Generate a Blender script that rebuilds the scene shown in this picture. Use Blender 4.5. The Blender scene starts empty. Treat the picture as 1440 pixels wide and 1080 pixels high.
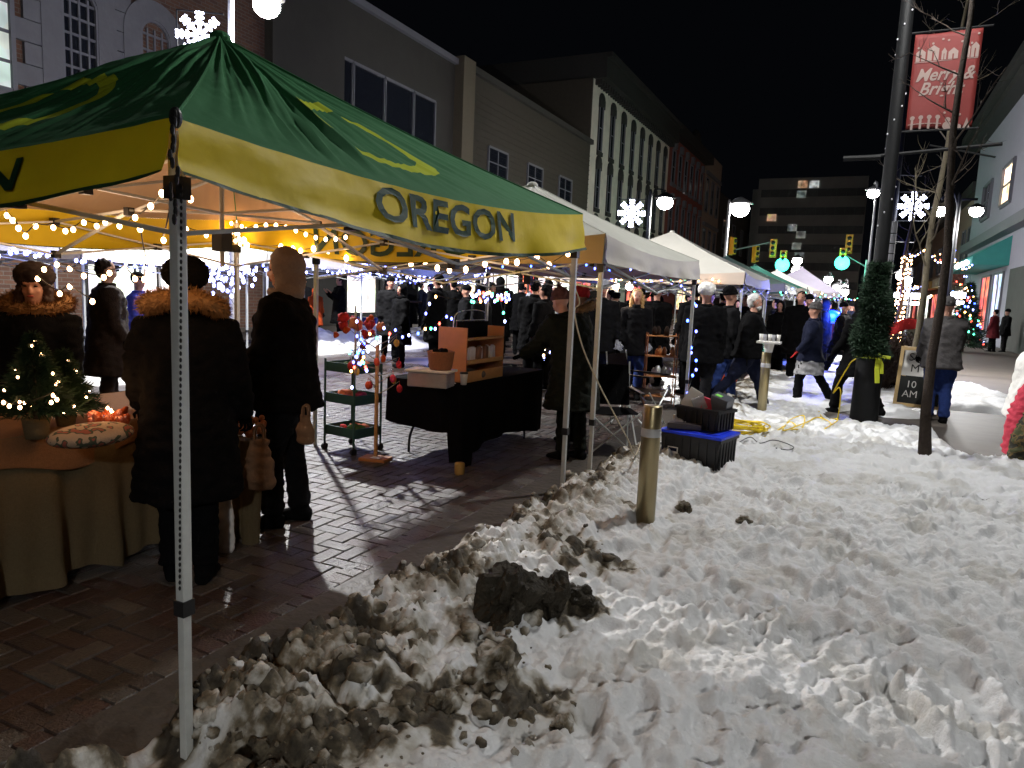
import bpy, bmesh, math, random
import numpy as np
from mathutils import Vector, Matrix, noise as mnoise
random.seed(7)
rng = np.random.default_rng(11)
R = math.radians
SC = bpy.context.scene
COL = SC.collection
# ------------------------------------------------------------------ camera
F = 1000.0; HC = 1.6
_y, _p, _r = R(25.6), R(7.3), R(2.45)
FWD = Vector((-math.sin(_y)*math.cos(_p), math.cos(_y)*math.cos(_p), -math.sin(_p)))
_rt = Vector((math.cos(_y), math.sin(_y), 0)); _up = _rt.cross(FWD)
RT = _rt*math.cos(_r) + _up*math.sin(_r); UP = -_rt*math.sin(_r) + _up*math.cos(_r)
C0 = Vector((0, 0, HC))
def ray(px, py): return FWD + RT*((px-720)/F) + UP*((540-py)/F)
def P(px, py, d): return C0 + ray(px, py)*d
def gnd(px, py, z=0.0):
    d = ray(px, py); return C0 + d*((z-HC)/d.z)
def atX(px, py, X):
    d = ray(px, py); return C0 + d*(X/d.x)
def atY(px, py, Y):
    d = ray(px, py); return C0 + d*(Y/d.y)
cam = bpy.data.cameras.new('camera'); co = bpy.data.objects.new('camera', cam); COL.objects.link(co)
co.matrix_world = Matrix(((RT.x, UP.x, -FWD.x, 0), (RT.y, UP.y, -FWD.y, 0), (RT.z, UP.z, -FWD.z, HC), (0, 0, 0, 1)))
cam.lens = 25; cam.sensor_width = 36; cam.clip_start = .05; cam.clip_end = 600
SC.camera = co
# ------------------------------------------------------------------ materials
MATS = {}
def pm(name, col, rough=.75, metal=0., var=.25, scale=14., bump=.15, spec=.4, trans=0., alpha=1., back=None):
    if name in MATS: return MATS[name]
    m = bpy.data.materials.new(name); MATS[name] = m; m.use_nodes = True
    nt = m.node_tree; N = nt.nodes; L = nt.links; b = N['Principled BSDF']
    tc = N.new('ShaderNodeTexCoord'); no = N.new('ShaderNodeTexNoise')
    no.inputs['Scale'].default_value = scale; no.inputs['Detail'].default_value = 5; no.inputs['Roughness'].default_value = .62
    L.new(tc.outputs['Object'], no.inputs['Vector'])
    mx = N.new('ShaderNodeMix'); mx.data_type = 'RGBA'
    L.new(no.outputs['Fac'], mx.inputs['Factor'])
    c = col
    mx.inputs['A'].default_value = (max(0, c[0]*(1-var)), max(0, c[1]*(1-var)), max(0, c[2]*(1-var)), 1)
    mx.inputs['B'].default_value = (min(1, c[0]*(1+var)), min(1, c[1]*(1+var)), min(1, c[2]*(1+var)), 1)
    out = mx.outputs['Result']
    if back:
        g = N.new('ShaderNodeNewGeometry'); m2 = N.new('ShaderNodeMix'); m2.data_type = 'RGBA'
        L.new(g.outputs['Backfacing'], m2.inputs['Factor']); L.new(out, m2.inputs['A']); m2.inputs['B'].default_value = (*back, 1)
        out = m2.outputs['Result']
    L.new(out, b.inputs['Base Color'])
    b.inputs['Roughness'].default_value = rough; b.inputs['Metallic'].default_value = metal
    b.inputs['Specular IOR Level'].default_value = spec
    if trans: b.inputs['Transmission Weight'].default_value = trans
    if alpha < 1: b.inputs['Alpha'].default_value = alpha
    if bump:
        n2 = N.new('ShaderNodeTexNoise'); n2.inputs['Scale'].default_value = scale*3; n2.inputs['Detail'].default_value = 3
        L.new(tc.outputs['Object'], n2.inputs['Vector'])
        bp = N.new('ShaderNodeBump'); bp.inputs['Strength'].default_value = bump; bp.inputs['Distance'].default_value = .02
        L.new(n2.outputs['Fac'], bp.inputs['Height']); L.new(bp.outputs['Normal'], b.inputs['Normal'])
    return m
def em(name, col, s, sample=False, var=0, scale=3.):
    if name in MATS: return MATS[name]
    m = bpy.data.materials.new(name); MATS[name] = m; m.use_nodes = True
    N = m.node_tree.nodes; L = m.node_tree.links; b = N['Principled BSDF']
    b.inputs['Base Color'].default_value = (*[c*.5 for c in col], 1)
    b.inputs['Emission Color'].default_value = (*col, 1); b.inputs['Emission Strength'].default_value = s
    if var:
        tc = N.new('ShaderNodeTexCoord'); vo = N.new('ShaderNodeTexVoronoi'); vo.inputs['Scale'].default_value = scale
        L.new(tc.outputs['Object'], vo.inputs['Vector'])
        mx = N.new('ShaderNodeMix'); mx.data_type = 'RGBA'; mx.blend_type = 'MIX'
        L.new(vo.outputs['Color'], mx.inputs['B']); mx.inputs['A'].default_value = (*col, 1); mx.inputs['Factor'].default_value = var
        L.new(mx.outputs['Result'], b.inputs['Emission Color'])
        no = N.new('ShaderNodeTexNoise'); no.inputs['Scale'].default_value = scale*.8
        L.new(tc.outputs['Object'], no.inputs['Vector'])
        mp = N.new('ShaderNodeMapRange'); mp.inputs['From Min'].default_value = .35; mp.inputs['From Max'].default_value = .65
        mp.inputs['To Min'].default_value = s*.25; mp.inputs['To Max'].default_value = s*1.3
        L.new(no.outputs['Fac'], mp.inputs['Value']); L.new(mp.outputs['Result'], b.inputs['Emission Strength'])
    m.cycles.emission_sampling = 'AUTO' if sample else 'NONE'
    return m
# ------------------------------------------------------------------ mesh builder
class MB:
    def __init__(s): s.v = []; s.f = []; s.m = []
    def add(s, vs, fs, mi=0):
        o = len(s.v); s.v.extend(tuple(v) for v in vs); s.f.extend(tuple(i+o for i in f) for f in fs); s.m.extend([mi]*len(fs)); return s
    def box(s, c, sz, rot=None, mi=0):
        c = Vector(c); hx, hy, hz = sz[0]/2, sz[1]/2, sz[2]/2
        M = rot.to_3x3() if isinstance(rot, Matrix) else (Matrix.Rotation(rot, 3, 'Z') if rot else Matrix.Identity(3))
        vs = [c + M @ Vector((x*hx, y*hy, z*hz)) for x, y, z in ((-1,-1,-1),(1,-1,-1),(1,1,-1),(-1,1,-1),(-1,-1,1),(1,-1,1),(1,1,1),(-1,1,1))]
        return s.add(vs, [(0,3,2,1),(4,5,6,7),(0,1,5,4),(1,2,6,5),(2,3,7,6),(3,0,4,7)], mi)
    def b2(s, a, b, mi=0):
        return s.box([(a[i]+b[i])/2 for i in range(3)], [abs(b[i]-a[i]) for i in range(3)], None, mi)
    def loft(s, pts, rad, wax=None, seg=12, mi=0, sq=False):
        pts = [Vector(p) for p in pts]; n = len(pts); vs = []; prev = None
        for i, p in enumerate(pts):
            t = (pts[min(i+1, n-1)] - pts[max(i-1, 0)])
            if t.length < 1e-6: t = Vector((0, 0, 1))
            t.normalize()
            w = Vector(wax) if wax else (prev if prev else (Vector((0,0,1)) if abs(t.z) < .9 else Vector((1,0,0))))
            w = (w - t*w.dot(t))
            if w.length < 1e-4: w = t.orthogonal()
            w.normalize(); prev = w; d = t.cross(w)
            r = rad[i] if isinstance(rad, (list, tuple)) else rad
            rx, ry = r if isinstance(r, (list, tuple)) else (r, r)
            for k in range(seg):
                a = 2*math.pi*(k+(.5 if sq else 0))/seg
                vs.append(p + w*math.cos(a)*rx + d*math.sin(a)*ry)
        fs = [(i*seg+k, i*seg+(k+1) % seg, (i+1)*seg+(k+1) % seg, (i+1)*seg+k) for i in range(n-1) for k in range(seg)]
        fs.append(tuple(range(seg-1, -1, -1))); fs.append(tuple((n-1)*seg+k for k in range(seg)))
        return s.add(vs, fs, mi)
    def cyl(s, a, b, r, r2=None, seg=12, mi=0): return s.loft([a, b], [r, r if r2 is None else r2], None, seg, mi)
    def bar(s, a, b, w, h=None, mi=0):
        k = 1/math.sqrt(2)*1.0
        return s.loft([a, b], [(w*k, (h or w)*k)]*2, None, 4, mi, True)
    def ell(s, c, r, rz=0., seg=12, rings=8, mi=0, M=None):
        c = Vector(c); r = (r, r, r) if not isinstance(r, (tuple, list)) else r
        M = M or Matrix.Rotation(rz, 3, 'Z'); vs = [c + M @ Vector((0, 0, -r[2]))]
        for i in range(1, rings):
            ph = -math.pi/2 + math.pi*i/rings
            for k in range(seg):
                a = 2*math.pi*k/seg
                vs.append(c + M @ Vector((r[0]*math.cos(ph)*math.cos(a), r[1]*math.cos(ph)*math.sin(a), r[2]*math.sin(ph))))
        vs.append(c + M @ Vector((0, 0, r[2]))); fs = []
        for k in range(seg): fs.append((0, 1+(k+1) % seg, 1+k))
        for i in range(rings-2):
            for k in range(seg): fs.append((1+i*seg+k, 1+i*seg+(k+1) % seg, 1+(i+1)*seg+(k+1) % seg, 1+(i+1)*seg+k))
        l = len(vs)-1; o = 1+(rings-2)*seg
        for k in range(seg): fs.append((o+k, o+(k+1) % seg, l))
        return s.add(vs, fs, mi)
    def lathe(s, c, prof, seg=16, mi=0):
        c = Vector(c); vs = [c + Vector((r*math.cos(2*math.pi*k/seg), r*math.sin(2*math.pi*k/seg), z)) for r, z in prof for k in range(seg)]
        n = len(prof)
        fs = [(i*seg+k, i*seg+(k+1) % seg, (i+1)*seg+(k+1) % seg, (i+1)*seg+k) for i in range(n-1) for k in range(seg)]
        fs.append(tuple(range(seg-1, -1, -1))); fs.append(tuple((n-1)*seg+k for k in range(seg)))
        return s.add(vs, fs, mi)
    def grid(s, fn, nu, nv, mi=0):
        vs = [fn(i/nu, j/nv) for j in range(nv+1) for i in range(nu+1)]
        fs = [(j*(nu+1)+i, j*(nu+1)+i+1, (j+1)*(nu+1)+i+1, (j+1)*(nu+1)+i) for j in range(nv) for i in range(nu)]
        return s.add(vs, fs, mi)
    def mesh(s, name, smooth=True):
        me = bpy.data.meshes.new(name); me.from_pydata(s.v, [], s.f)
        if s.m and max(s.m) > 0: me.polygons.foreach_set('material_index', s.m)
        if smooth:
            try: me.shade_smooth()
            except Exception: pass
        me.update(); return me
    def build(s, name, mats, parent=None, smooth=False, bevel=0, loc=None):
        return link(name, s.mesh(name, smooth), mats, parent, bevel, loc)
def link(name, me, mats, parent=None, bevel=0, loc=None):
    o = bpy.data.objects.new(name, me); COL.objects.link(o)
    if not isinstance(mats, (list, tuple)): mats = [mats]
    if len(me.materials) == 0:
        for m in mats: me.materials.append(m)
    if parent: o.parent = parent
    if loc is not None: o.location = loc
    if bevel:
        b = o.modifiers.new('bevel', 'BEVEL'); b.width = bevel; b.segments = 2; b.limit_method = 'ANGLE'
    return o
def thing(name, label, cat, loc=(0, 0, 0), rz=0., group=None):
    o = bpy.data.objects.new(name, None); COL.objects.link(o); o.empty_display_size = .1
    o.location = loc; o.rotation_euler.z = rz; return tag(o, label, cat, group)
def tag(o, label, cat, group=None):
    o['label'] = label; o['category'] = cat
    if group: o['group'] = group
    return o
def struct(o): o['kind'] = 'structure'; return o
def lamp(parent, loc, power, col, r=.08, name='lamp_light'):
    l = bpy.data.lights.new(name, 'POINT'); l.energy = power; l.color = col; l.shadow_soft_size = r
    o = bpy.data.objects.new(name, l); COL.objects.link(o); o.location = loc
    if parent: o.parent = parent
    return o
def remesh(mb, voxel, smooth=3, wr=0., ws=9., seed=0.):
    me = mb.mesh('tmp', False); o = bpy.data.objects.new('tmp', me); COL.objects.link(o)
    m = o.modifiers.new('r', 'REMESH'); m.mode = 'VOXEL'; m.voxel_size = voxel; m.use_smooth_shade = True
    if smooth:
        k = o.modifiers.new('s', 'SMOOTH'); k.iterations = smooth; k.factor = .5
    dg = bpy.context.evaluated_depsgraph_get(); dg.update()
    r = bpy.data.meshes.new_from_object(o.evaluated_get(dg)); bpy.data.objects.remove(o); bpy.data.meshes.remove(me)
    if wr:
        n = len(r.vertices); nm = [v.normal.copy() for v in r.vertices]
        for i, v in enumerate(r.vertices):
            q = Vector((v.co.x*ws, v.co.y*ws, v.co.z*ws*1.8+seed))
            v.co += nm[i]*wr*(abs(mnoise.noise(q))*2.2-.6 + .5*mnoise.noise(q*2.3))
    r.materials.clear()
    return r
_txt = {}
def text_geo(s, size, shear=0., bold=0., sx=1.):
    cu = bpy.data.curves.new('t', 'FONT'); cu.body = s; cu.size = size; cu.shear = shear; cu.offset = bold
    cu.align_x = 'CENTER'; cu.align_y = 'CENTER'; cu.resolution_u = 3
    o = bpy.data.objects.new('t', cu); COL.objects.link(o)
    dg = bpy.context.evaluated_depsgraph_get(); dg.update()
    me = bpy.data.meshes.new_from_object(o.evaluated_get(dg))
    vs = [(v.co.x*sx, v.co.y) for v in me.vertices]; fs = [tuple(p.vertices) for p in me.polygons]
    bpy.data.objects.remove(o); bpy.data.meshes.remove(me); return vs, fs
def text_obj(s, size, fn, mat, parent, name='lettering', **k):
    vs, fs = text_geo(s, size, **k); mb = MB(); mb.add([fn(x, y) for x, y in vs], fs); return mb.build(name, mat, parent)
def tube_path(pts, sub=6):
    pts = [Vector(p) for p in pts]
    if len(pts) < 3: return pts
    out = []
    for i in range(len(pts)-1):
        p0 = pts[max(i-1, 0)]; p1 = pts[i]; p2 = pts[i+1]; p3 = pts[min(i+2, len(pts)-1)]
        for k in range(sub):
            t = k/sub
            out.append(.5*((2*p1)+(p2-p0)*t+(2*p0-5*p1+4*p2-p3)*t*t+(3*p1-p0-3*p2+p3)*t**3))
    out.append(pts[-1]); return out
# ------------------------------------------------------------------ vector noise (numpy)
def vnoise(x, y, seed=0):
    xi = np.floor(x).astype(np.int64); yi = np.floor(y).astype(np.int64); xf = x-xi; yf = y-yi
    def h(a, b):
        n = (a*374761393 + b*668265263 + seed*1442695041) & 0xffffffff
        n = ((n ^ (n >> 13))*1274126177) & 0xffffffff; n = (n ^ (n >> 16)) & 0xffff
        return n/65535.
    u = xf*xf*xf*(xf*(xf*6-15)+10); v = yf*yf*yf*(yf*(yf*6-15)+10)
    return (h(xi, yi)*(1-u)+h(xi+1, yi)*u)*(1-v)+(h(xi, yi+1)*(1-u)+h(xi+1, yi+1)*u)*v
def fbm(x, y, s, o=5, seed=0, g=.5):
    r = 0*x; a = 1.; t = 0.
    for i in range(o):
        ca, sa = math.cos(i*1.1+.3), math.sin(i*1.1+.3)
        r = r + a*vnoise((x*ca-y*sa)*s+i*17.3, (x*sa+y*ca)*s-i*9.1, seed+i); t += a; a *= g; s *= 2.03
    return r/t
def lumps(x, y, s, o=4, seed=0):
    r = 0*x; a = 1.; t = 0.
    for i in range(o):
        r = r + a*np.minimum(1, np.abs(vnoise(x*s+i*7.7, y*s+i*3.1, seed+i)*2-1)*1.7)**.75; t += a; a *= .5; s *= 2.1
    return r/t
def billow(x, y, s, o=4, seed=0):
    r = 0*x; a = 1.; t = 0.
    for i in range(o):
        r = r + a*(1-np.abs(vnoise(x*s+i*7.7, y*s+i*3.1, seed+i)*2-1)**.8); t += a; a *= .55; s *= 2.1
    return r/t
def sst(a, b, x):
    t = np.clip((x-a)/(b-a), 0, 1); return t*t*(3-2*t)
# ------------------------------------------------------------------ palette
METAL = pm('powder_steel', (.55,.57,.55), .45, .3, .12, 30, .03)
WMETAL = pm('white_steel', (.62,.6,.56), .45, .2, .12, 30, .03)
BLACKP = pm('black_plastic', (.012,.012,.013), .45, 0, .3, 20, .05)
BLACK = pm('black_cloth', (.0045,.0045,.005), .95, 0, .5, 40, .25, .06)
DARKC = pm('charcoal_cloth', (.0065,.0065,.0075), .9, 0, .4, 40, .25, .1)
NAVY = pm('navy_cloth', (.008,.011,.03), .9, 0, .4, 16, .4, .2)
DENIM = pm('denim_cloth', (.025,.05,.19), .9, 0, .4, 30, .4, .2)
OLIVE = pm('olive_cloth', (.035,.034,.018), .9, 0, .4, 16, .4, .2)
GREY = pm('grey_cloth', (.08,.075,.075), .9, 0, .35, 14, .4, .2)
LGREY = pm('light_grey_cloth', (.36,.37,.42), .85, 0, .25, 14, .4, .2)
WHITEC = pm('white_cloth', (.75,.74,.70), .9, 0, .1, 10, .3, .2)
REDC = pm('red_cloth', (.5,.03,.03), .85, 0, .25, 14, .3, .2)
ORANGEC = pm('orange_cloth', (.5,.07,.015), .85, 0, .25, 14, .3, .2)
PINKC = pm('pink_cloth', (.5,.05,.08), .85, 0, .25, 14, .3, .2)
BROWNC = pm('brown_cloth', (.022,.012,.008), .9, 0, .4, 30, .4, .2)
MAROON = pm('maroon_cloth', (.12,.015,.02), .9, 0, .4, 14, .4, .2)
HOODIE = pm('taupe_fleece', (.24,.19,.165), .95, 0, .25, 60, .4, .15)
FUR = pm('brown_fur', (.26,.14,.055), .8, 0, .5, 40, .2, .3)
SKIN = pm('skin', (.52,.27,.19), .5, 0, .12, 12, .08, .4)
LIPS = pm('lips', (.35,.07,.06), .45, 0, .1, 12, 0)
EYE = pm('dark_eye', (.015,.01,.01), .15, 0, .1, 12, 0)
BURLAP = pm('burlap', (.17,.13,.07), .95, 0, .3, 90, .8, .1)
BURLAPD = pm('burlap_runner', (.24,.125,.06), .95, 0, .3, 90, .8, .1)
WOOD = pm('pine_board', (.50,.26,.09), .55, 0, .3, 6, .1)
WOODD = pm('stained_board', (.42,.17,.055), .5, 0, .3, 6, .1)
PAPER = pm('white_paper', (.72,.70,.66), .8, 0, .1, 20, .1)
KRAFT = pm('kraft_paper', (.17,.095,.05), .85, 0, .2, 20, .2)
GREENL = pm('needle_green', (.008,.026,.010), .7, 0, .6, 8, 0, .3)
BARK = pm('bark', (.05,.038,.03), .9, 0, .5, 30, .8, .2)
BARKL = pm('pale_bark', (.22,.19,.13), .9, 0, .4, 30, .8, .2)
GLASS = pm('dark_glass', (.012,.014,.02), .08, 0, .2, 3, .02, .6)
CLEAR = pm('clear_plastic', (.5,.5,.52), .25, 0, .2, 20, .2, .5, 0, .55)
YELLOW = pm('yellow_plastic', (.85,.62,.02), .4, 0, .15, 20, .02)
BULBW = em('warm_bulb', (1, .55, .26), 22)
BULBB = em('blue_led', (.12, .15, 1), 12)
BULBC = em('cool_led', (.34, .38, 1), 12)
BULBP = em('pure_blue_led', (.05, .12, 1), 18)
BULBG = em('green_led', (.1, 1, .5), 8)
BULBR = em('red_led', (1, .08, .05), 10)
BULBA = em('amber_led', (1, .5, .15), 14)
STREET = em('street_globe', (1, .98, .93), 60)
# ------------------------------------------------------------------ world, view
W = bpy.data.worlds.new('World'); SC.world = W; W.use_nodes = True
bg = W.node_tree.nodes['Background']; bg.inputs['Color'].default_value = (.35, .42, .6, 1); bg.inputs['Strength'].default_value = .0035
SC.view_settings.view_transform = 'Standard'; SC.view_settings.look = 'None'; SC.view_settings.exposure = 0
SC.cycles.use_denoising = True; SC.cycles.max_bounces = 5; SC.cycles.diffuse_bounces = 2; SC.cycles.glossy_bounces = 3
SC.cycles.transparent_max_bounces = 8; SC.cycles.sample_clamp_indirect = 3; SC.cycles.use_light_tree = True
SC.cycles.caustics_reflective = False; SC.cycles.caustics_refractive = False
# ------------------------------------------------------------------ ground sheets
def nodes(m): return m.node_tree.nodes, m.node_tree.links, m.node_tree.nodes['Principled BSDF']
wet = pm('wet_road', (.035,.032,.032), .3, 0, .5, 2.2, .25, .6)
N, L, b = nodes(wet)
tc = N.new('ShaderNodeTexCoord'); br = N.new('ShaderNodeTexBrick'); br.inputs['Scale'].default_value = 1
br.inputs['Brick Width'].default_value = .2; br.inputs['Row Height'].default_value = .1; br.inputs['Mortar Size'].default_value = .006
br.inputs['Color1'].default_value = (.06,.035,.028,1); br.inputs['Color2'].default_value = (.035,.028,.026,1); br.inputs['Mortar'].default_value = (.012,.011,.01,1)
L.new(tc.outputs['Object'], br.inputs['Vector']); L.new(br.outputs['Color'], b.inputs['Base Color'])
no = N.new('ShaderNodeTexNoise'); no.inputs['Scale'].default_value = .7; L.new(tc.outputs['Object'], no.inputs['Vector'])
mr = N.new('ShaderNodeMapRange'); mr.inputs['From Min'].default_value = .35; mr.inputs['From Max'].default_value = .65; mr.inputs['To Min'].default_value = .16; mr.inputs['To Max'].default_value = .5
L.new(no.outputs['Fac'], mr.inputs['Value']); L.new(mr.outputs['Result'], b.inputs['Roughness'])
m = MB(); m.grid(lambda u, v: (-60+u*120, -12+v*232, 0), 4, 8); struct(m.build('road', wet))
pave = pm('pavement_concrete', (.085,.072,.06), .62, 0, .35, 1.6, .4, .3)
m = MB()
m.b2((-1.98,-6,-.1),(5.9,70,.03)); struct(m.build('pavement', pave, bevel=.01))
m = MB(); m.b2((-17.9,-6,-.1),(-14.2,120,.1)); struct(m.build('far_pavement', pave))
m = MB(); m.b2((-2.36,-4,-.05),(-2.0,60,.012)); struct(m.build('gutter_strip', pm('gutter_concrete', (.045,.038,.031), .6, 0, .6, 7, .5)))
# herringbone clay pavers
def bricks():
    vs = []; fs = []; cs = []; w, l, g, t = .108, .216, .005, .012
    def brick(x0, y0, x1, y1):
        o = len(vs); c = rng.random(); dz = rng.random()*.003+.006; e = .005
        tl = rng.normal(0, .0012, 4)
        for (x, y, z) in ((x0,y0,0),(x1,y0,0),(x1,y1,0),(x0,y1,0),(x0+e,y0+e,dz+tl[0]),(x1-e,y0+e,dz+tl[1]),(x1-e,y1-e,dz+tl[2]),(x0+e,y1-e,dz+tl[3])): vs.append((x,y,z))
        for f in ((4,5,6,7),(0,1,5,4),(1,2,6,5),(2,3,7,6),(3,0,4,7)): fs.append(tuple(i+o for i in f)); cs.append(c)
    # unit of 90 degree herringbone: steps of w
    n = 120
    for i in range(-n, n):
        for k in range(-n, n):
            bx = (i*w) + k*2*w; by = i*w - k*2*w   # lattice (w,w) & (2w,-2w)
            for (ax, ay, dx, dy) in ((0,0,l,w),(0,w,w,l)):
                x0, y0 = bx+ax, by+ay
                X, Y = x0-4.6, y0+4.6
                if not (-8.2 < X < -2.5 and .1 < Y < 11): continue
                brick(X+g/2, Y+g/2, X+dx-g/2, Y+dy-g/2)
    k = 0
    y = -.0
    while y < 12:                                           # soldier course beside the gutter strip
        brick(-2.5+.004, y, -2.37, y+.104); y += .108
    return vs, fs, cs
vs, fs, cs = bricks()
me = bpy.data.meshes.new('brick_paving'); me.from_pydata(vs, [], fs)
at = me.attributes.new('shade', 'FLOAT', 'FACE'); at.data.foreach_set('value', cs)
bm_ = pm('clay_paver', (.11,.05,.035), .32, 0, .3, 30, .5, .65)
N, L, b = nodes(bm_)
a = N.new('ShaderNodeAttribute'); a.attribute_name = 'shade'
cr = N.new('ShaderNodeValToRGB'); e = cr.color_ramp.elements
e[0].position = 0; e[0].color = (.040,.027,.022,1); e[1].position = 1; e[1].color = (.034,.032,.030,1)
for p_, c_ in ((.3,(.050,.026,.020,1)),(.55,(.037,.030,.026,1)),(.8,(.085,.074,.062,1))): q = cr.color_ramp.elements.new(p_); q.color = c_
L.new(a.outputs['Fac'], cr.inputs['Fac'])
for l in list(b.inputs['Base Color'].links): src = l.from_socket
mx = N.new('ShaderNodeMix'); mx.data_type = 'RGBA'; mx.blend_type = 'MULTIPLY'; mx.inputs['Factor'].default_value = 1
no = N.new('ShaderNodeTexNoise'); no.inputs['Scale'].default_value = 40; tc = N.new('ShaderNodeTexCoord'); L.new(tc.outputs['Object'], no.inputs['Vector'])
mr = N.new('ShaderNodeMapRange'); mr.inputs['To Min'].default_value = .5; mr.inputs['To Max'].default_value = 1.4; L.new(no.outputs['Fac'], mr.inputs['Value'])
L.new(cr.outputs['Color'], mx.inputs['A']); L.new(mr.outputs['Result'], mx.inputs['B']); L.new(mx.outputs['Result'], b.inputs['Base Color'])
n2 = N.new('ShaderNodeTexNoise'); n2.inputs['Scale'].default_value = 3; L.new(tc.outputs['Object'], n2.inputs['Vector'])
m3 = N.new('ShaderNodeMapRange'); m3.inputs['From Min'].default_value = .35; m3.inputs['From Max'].default_value = .65; m3.inputs['To Min'].default_value = .30; m3.inputs['To Max'].default_value = .55
L.new(n2.outputs['Fac'], m3.inputs['Value']); L.new(m3.outputs['Result'], b.inputs['Roughness'])
struct(link('brick_paving', me, bm_, loc=(0,0,.001)))
# ------------------------------------------------------------------ snow
FOOT = [(rng.uniform(-1.2, 3.2), rng.uniform(1.3, 9.5)**1., rng.uniform(-.5, .5), rng.uniform(.010, .036)) for _ in range(620)]
FOOT += [(x, y, a, .05) for x, y, a in [tuple(gnd(px, py, .13)[:2])+(an,) for px, py, an in
    ((1262,985,.3),(1366,1045,-.1),(1362,962,.1),(1352,898,.4),(1428,888,0),(1270,860,.2),(1262,944,-.5),(1340,1000,.5),(1186,760,.4),(1180,780,-.3),(1320,720,1),(1110,760,.2),(1000,700,.5),(1350,700,.9),(1240,800,.2),(1440,985,.1))]]
TREAD = [tuple(gnd(1035+u*14+v*6+rng.uniform(-3,3), 850+v*9+u*2+rng.uniform(-2,2), .13)[:2]) for u in range(-1, 7) for v in range(-1, 6) if rng.random() > .25]
def dirtmask(x, y):
    n = fbm(x, y, 2.2, 4, 5); n2 = fbm(x, y, 9, 4, 8)
    edge = sst(-1.05, -1.75, x + (n-.5)*1.1 - .10*sst(3.5, 1.6, y))
    d = edge*sst(.42, .68, n2*.6+n*.4+edge*.06)
    for px, py, r in ((715,960,.17),(600,985,.16),(520,1030,.16),(760,850,.13),(820,775,.22),(820,840,.1),(440,1060,.2),(700,900,.10)):
        g = gnd(px, py, .2); d = np.maximum(d, .85*sst(1.15, .5, np.hypot(x-g.x, y-g.y)/r + (n2-.5)*2.4))
    d = np.maximum(d, .75*sst(.5, .75, n2)*sst(-1.2, -1.7, x)*sst(4, 6, y))
    d = np.maximum(d, .16*sst(.5, .72, fbm(x, y, 3.4, 5, 31)))
    return np.clip(d, 0, 1)
def snowh(x, y):
    edge = -1.93 - .17*sst(2.3,1.6,y) + .10*(fbm(x*0+3, y, 2.5, 3, 3)-.5)*2 + .06*(fbm(x, y, 9, 2, 4)-.5)
    inside = sst(0, .16, x-edge)
    bank = sst(-.95, -1.6, x)
    h = .135 + .05*(fbm(x, y, 1.1, 3, 1)-.5)
    h = h + .030*(lumps(x, y, 3.1, 3, 12)-.5) + .080*(fbm(x, y, 5.5, 6, 13, .66)-.5) + .040*(lumps(x, y, 9, 4, 14)-.5) + .02*sst(.55,.8,fbm(x, y, 2.1, 3, 61))*(lumps(x, y, 24, 2, 62)-.3)
    h = h*(1-.8*sst(1.56,1.44,y)*sst(-1.45,-1.6,x)*sst(-1.98,-1.9,x))
    bank = bank*(1-.9*sst(1.62,1.42,y)*sst(-1.4,-1.65,x)*sst(-2.0,-1.9,x))
    h = h + bank*(.01 + .12*lumps(x, y, 3.6, 4, 21) + .07*(lumps(x, y, 12, 3, 23)-.4))*(1-.35*sst(4, 7, y))
    h = h + .035*(np.abs(vnoise(x*38, y*38, 55)-.5))*bank
    pit = sst(.56,.80,vnoise(x*9.5+3*fbm(x,y,3,2,71), y*6.5+3*fbm(x,y,3,2,72), 70)); pit2 = sst(.58,.82,vnoise(x*19+2*fbm(x,y,6,2,73), y*14, 74))
    tr = .35+.65*sst(.38,.6,fbm(x, y, .9, 3, 75))
    h = h - (1-.6*bank)*tr*(.036*pit + .016*pit2)
    for fx, fy, an, dp in FOOT:
        if fy > 10: continue
        dx = x-fx; dy = y-fy; msk = (np.abs(dx) < .4) & (np.abs(dy) < .4)
        if not msk.any(): continue
        a = dx[msk]*math.cos(an)+dy[msk]*math.sin(an); b_ = -dx[msk]*math.sin(an)+dy[msk]*math.cos(an)
        q = np.sqrt((a/.055)**2+(b_/.13)**2) + .35*(vnoise(x[msk]*14, y[msk]*14, 9)-.5)
        h[msk] += -dp*sst(1.25, .75, q) + .012*np.exp(-((q-1.45)/.22)**2)
    for tx, ty in TREAD:
        dx = x-tx; dy = y-ty; msk = (np.abs(dx) < .05) & (np.abs(dy) < .05)
        if msk.any(): h[msk] -= .03*sst(.017, .009, np.hypot(dx[msk], dy[msk]))
    h = np.where(h < .075, .075-(.075-h)*.3, h)
    # walked clear strips that show the pavement
    n = (fbm(x, y, 1.3, 4, 41)-.5)*1.1
    cross = sst(10.1, 10.5, y+n*.6)*sst(12.0, 11.5, y+n*.6)*sst(-.6, 0., x+n)
    walk = sst(.75, 1.1, x+n*.5)*sst(9.0, 9.6, y + (x-1)*.55 + n)
    patch = sst(13.0, 13.5, y)*sst(18.5, 17.5, y)*sst(2.9, 2.2, x+n*.8) * sst(.1,.5,x)
    clear = np.clip(np.maximum(cross, walk*(1-.95*patch)), 0, 1)
    clear = np.maximum(clear, sst(.8,1.6,x)*sst(18, 19, y))
    h = h*(1-clear) - .06*clear
    return np.where(inside < 1, h*inside - .05*(1-inside), h)
def snow_patch(x0, x1, y0, y1, rs, grow=0.):
    ys = [y0]
    while ys[-1] < y1: ys.append(ys[-1]+rs*(1+grow*(ys[-1]-y0)))
    ys = np.array(ys); xs = np.arange(x0, x1+rs, rs)
    X, Y = np.meshgrid(xs, ys); X = X + 0.; Y = Y + 0.
    Z = snowh(X, Y); D = dirtmask(X, Y)
    return X, Y, Z, D
VS = []; FS = []; DS = []
off = 0
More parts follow.
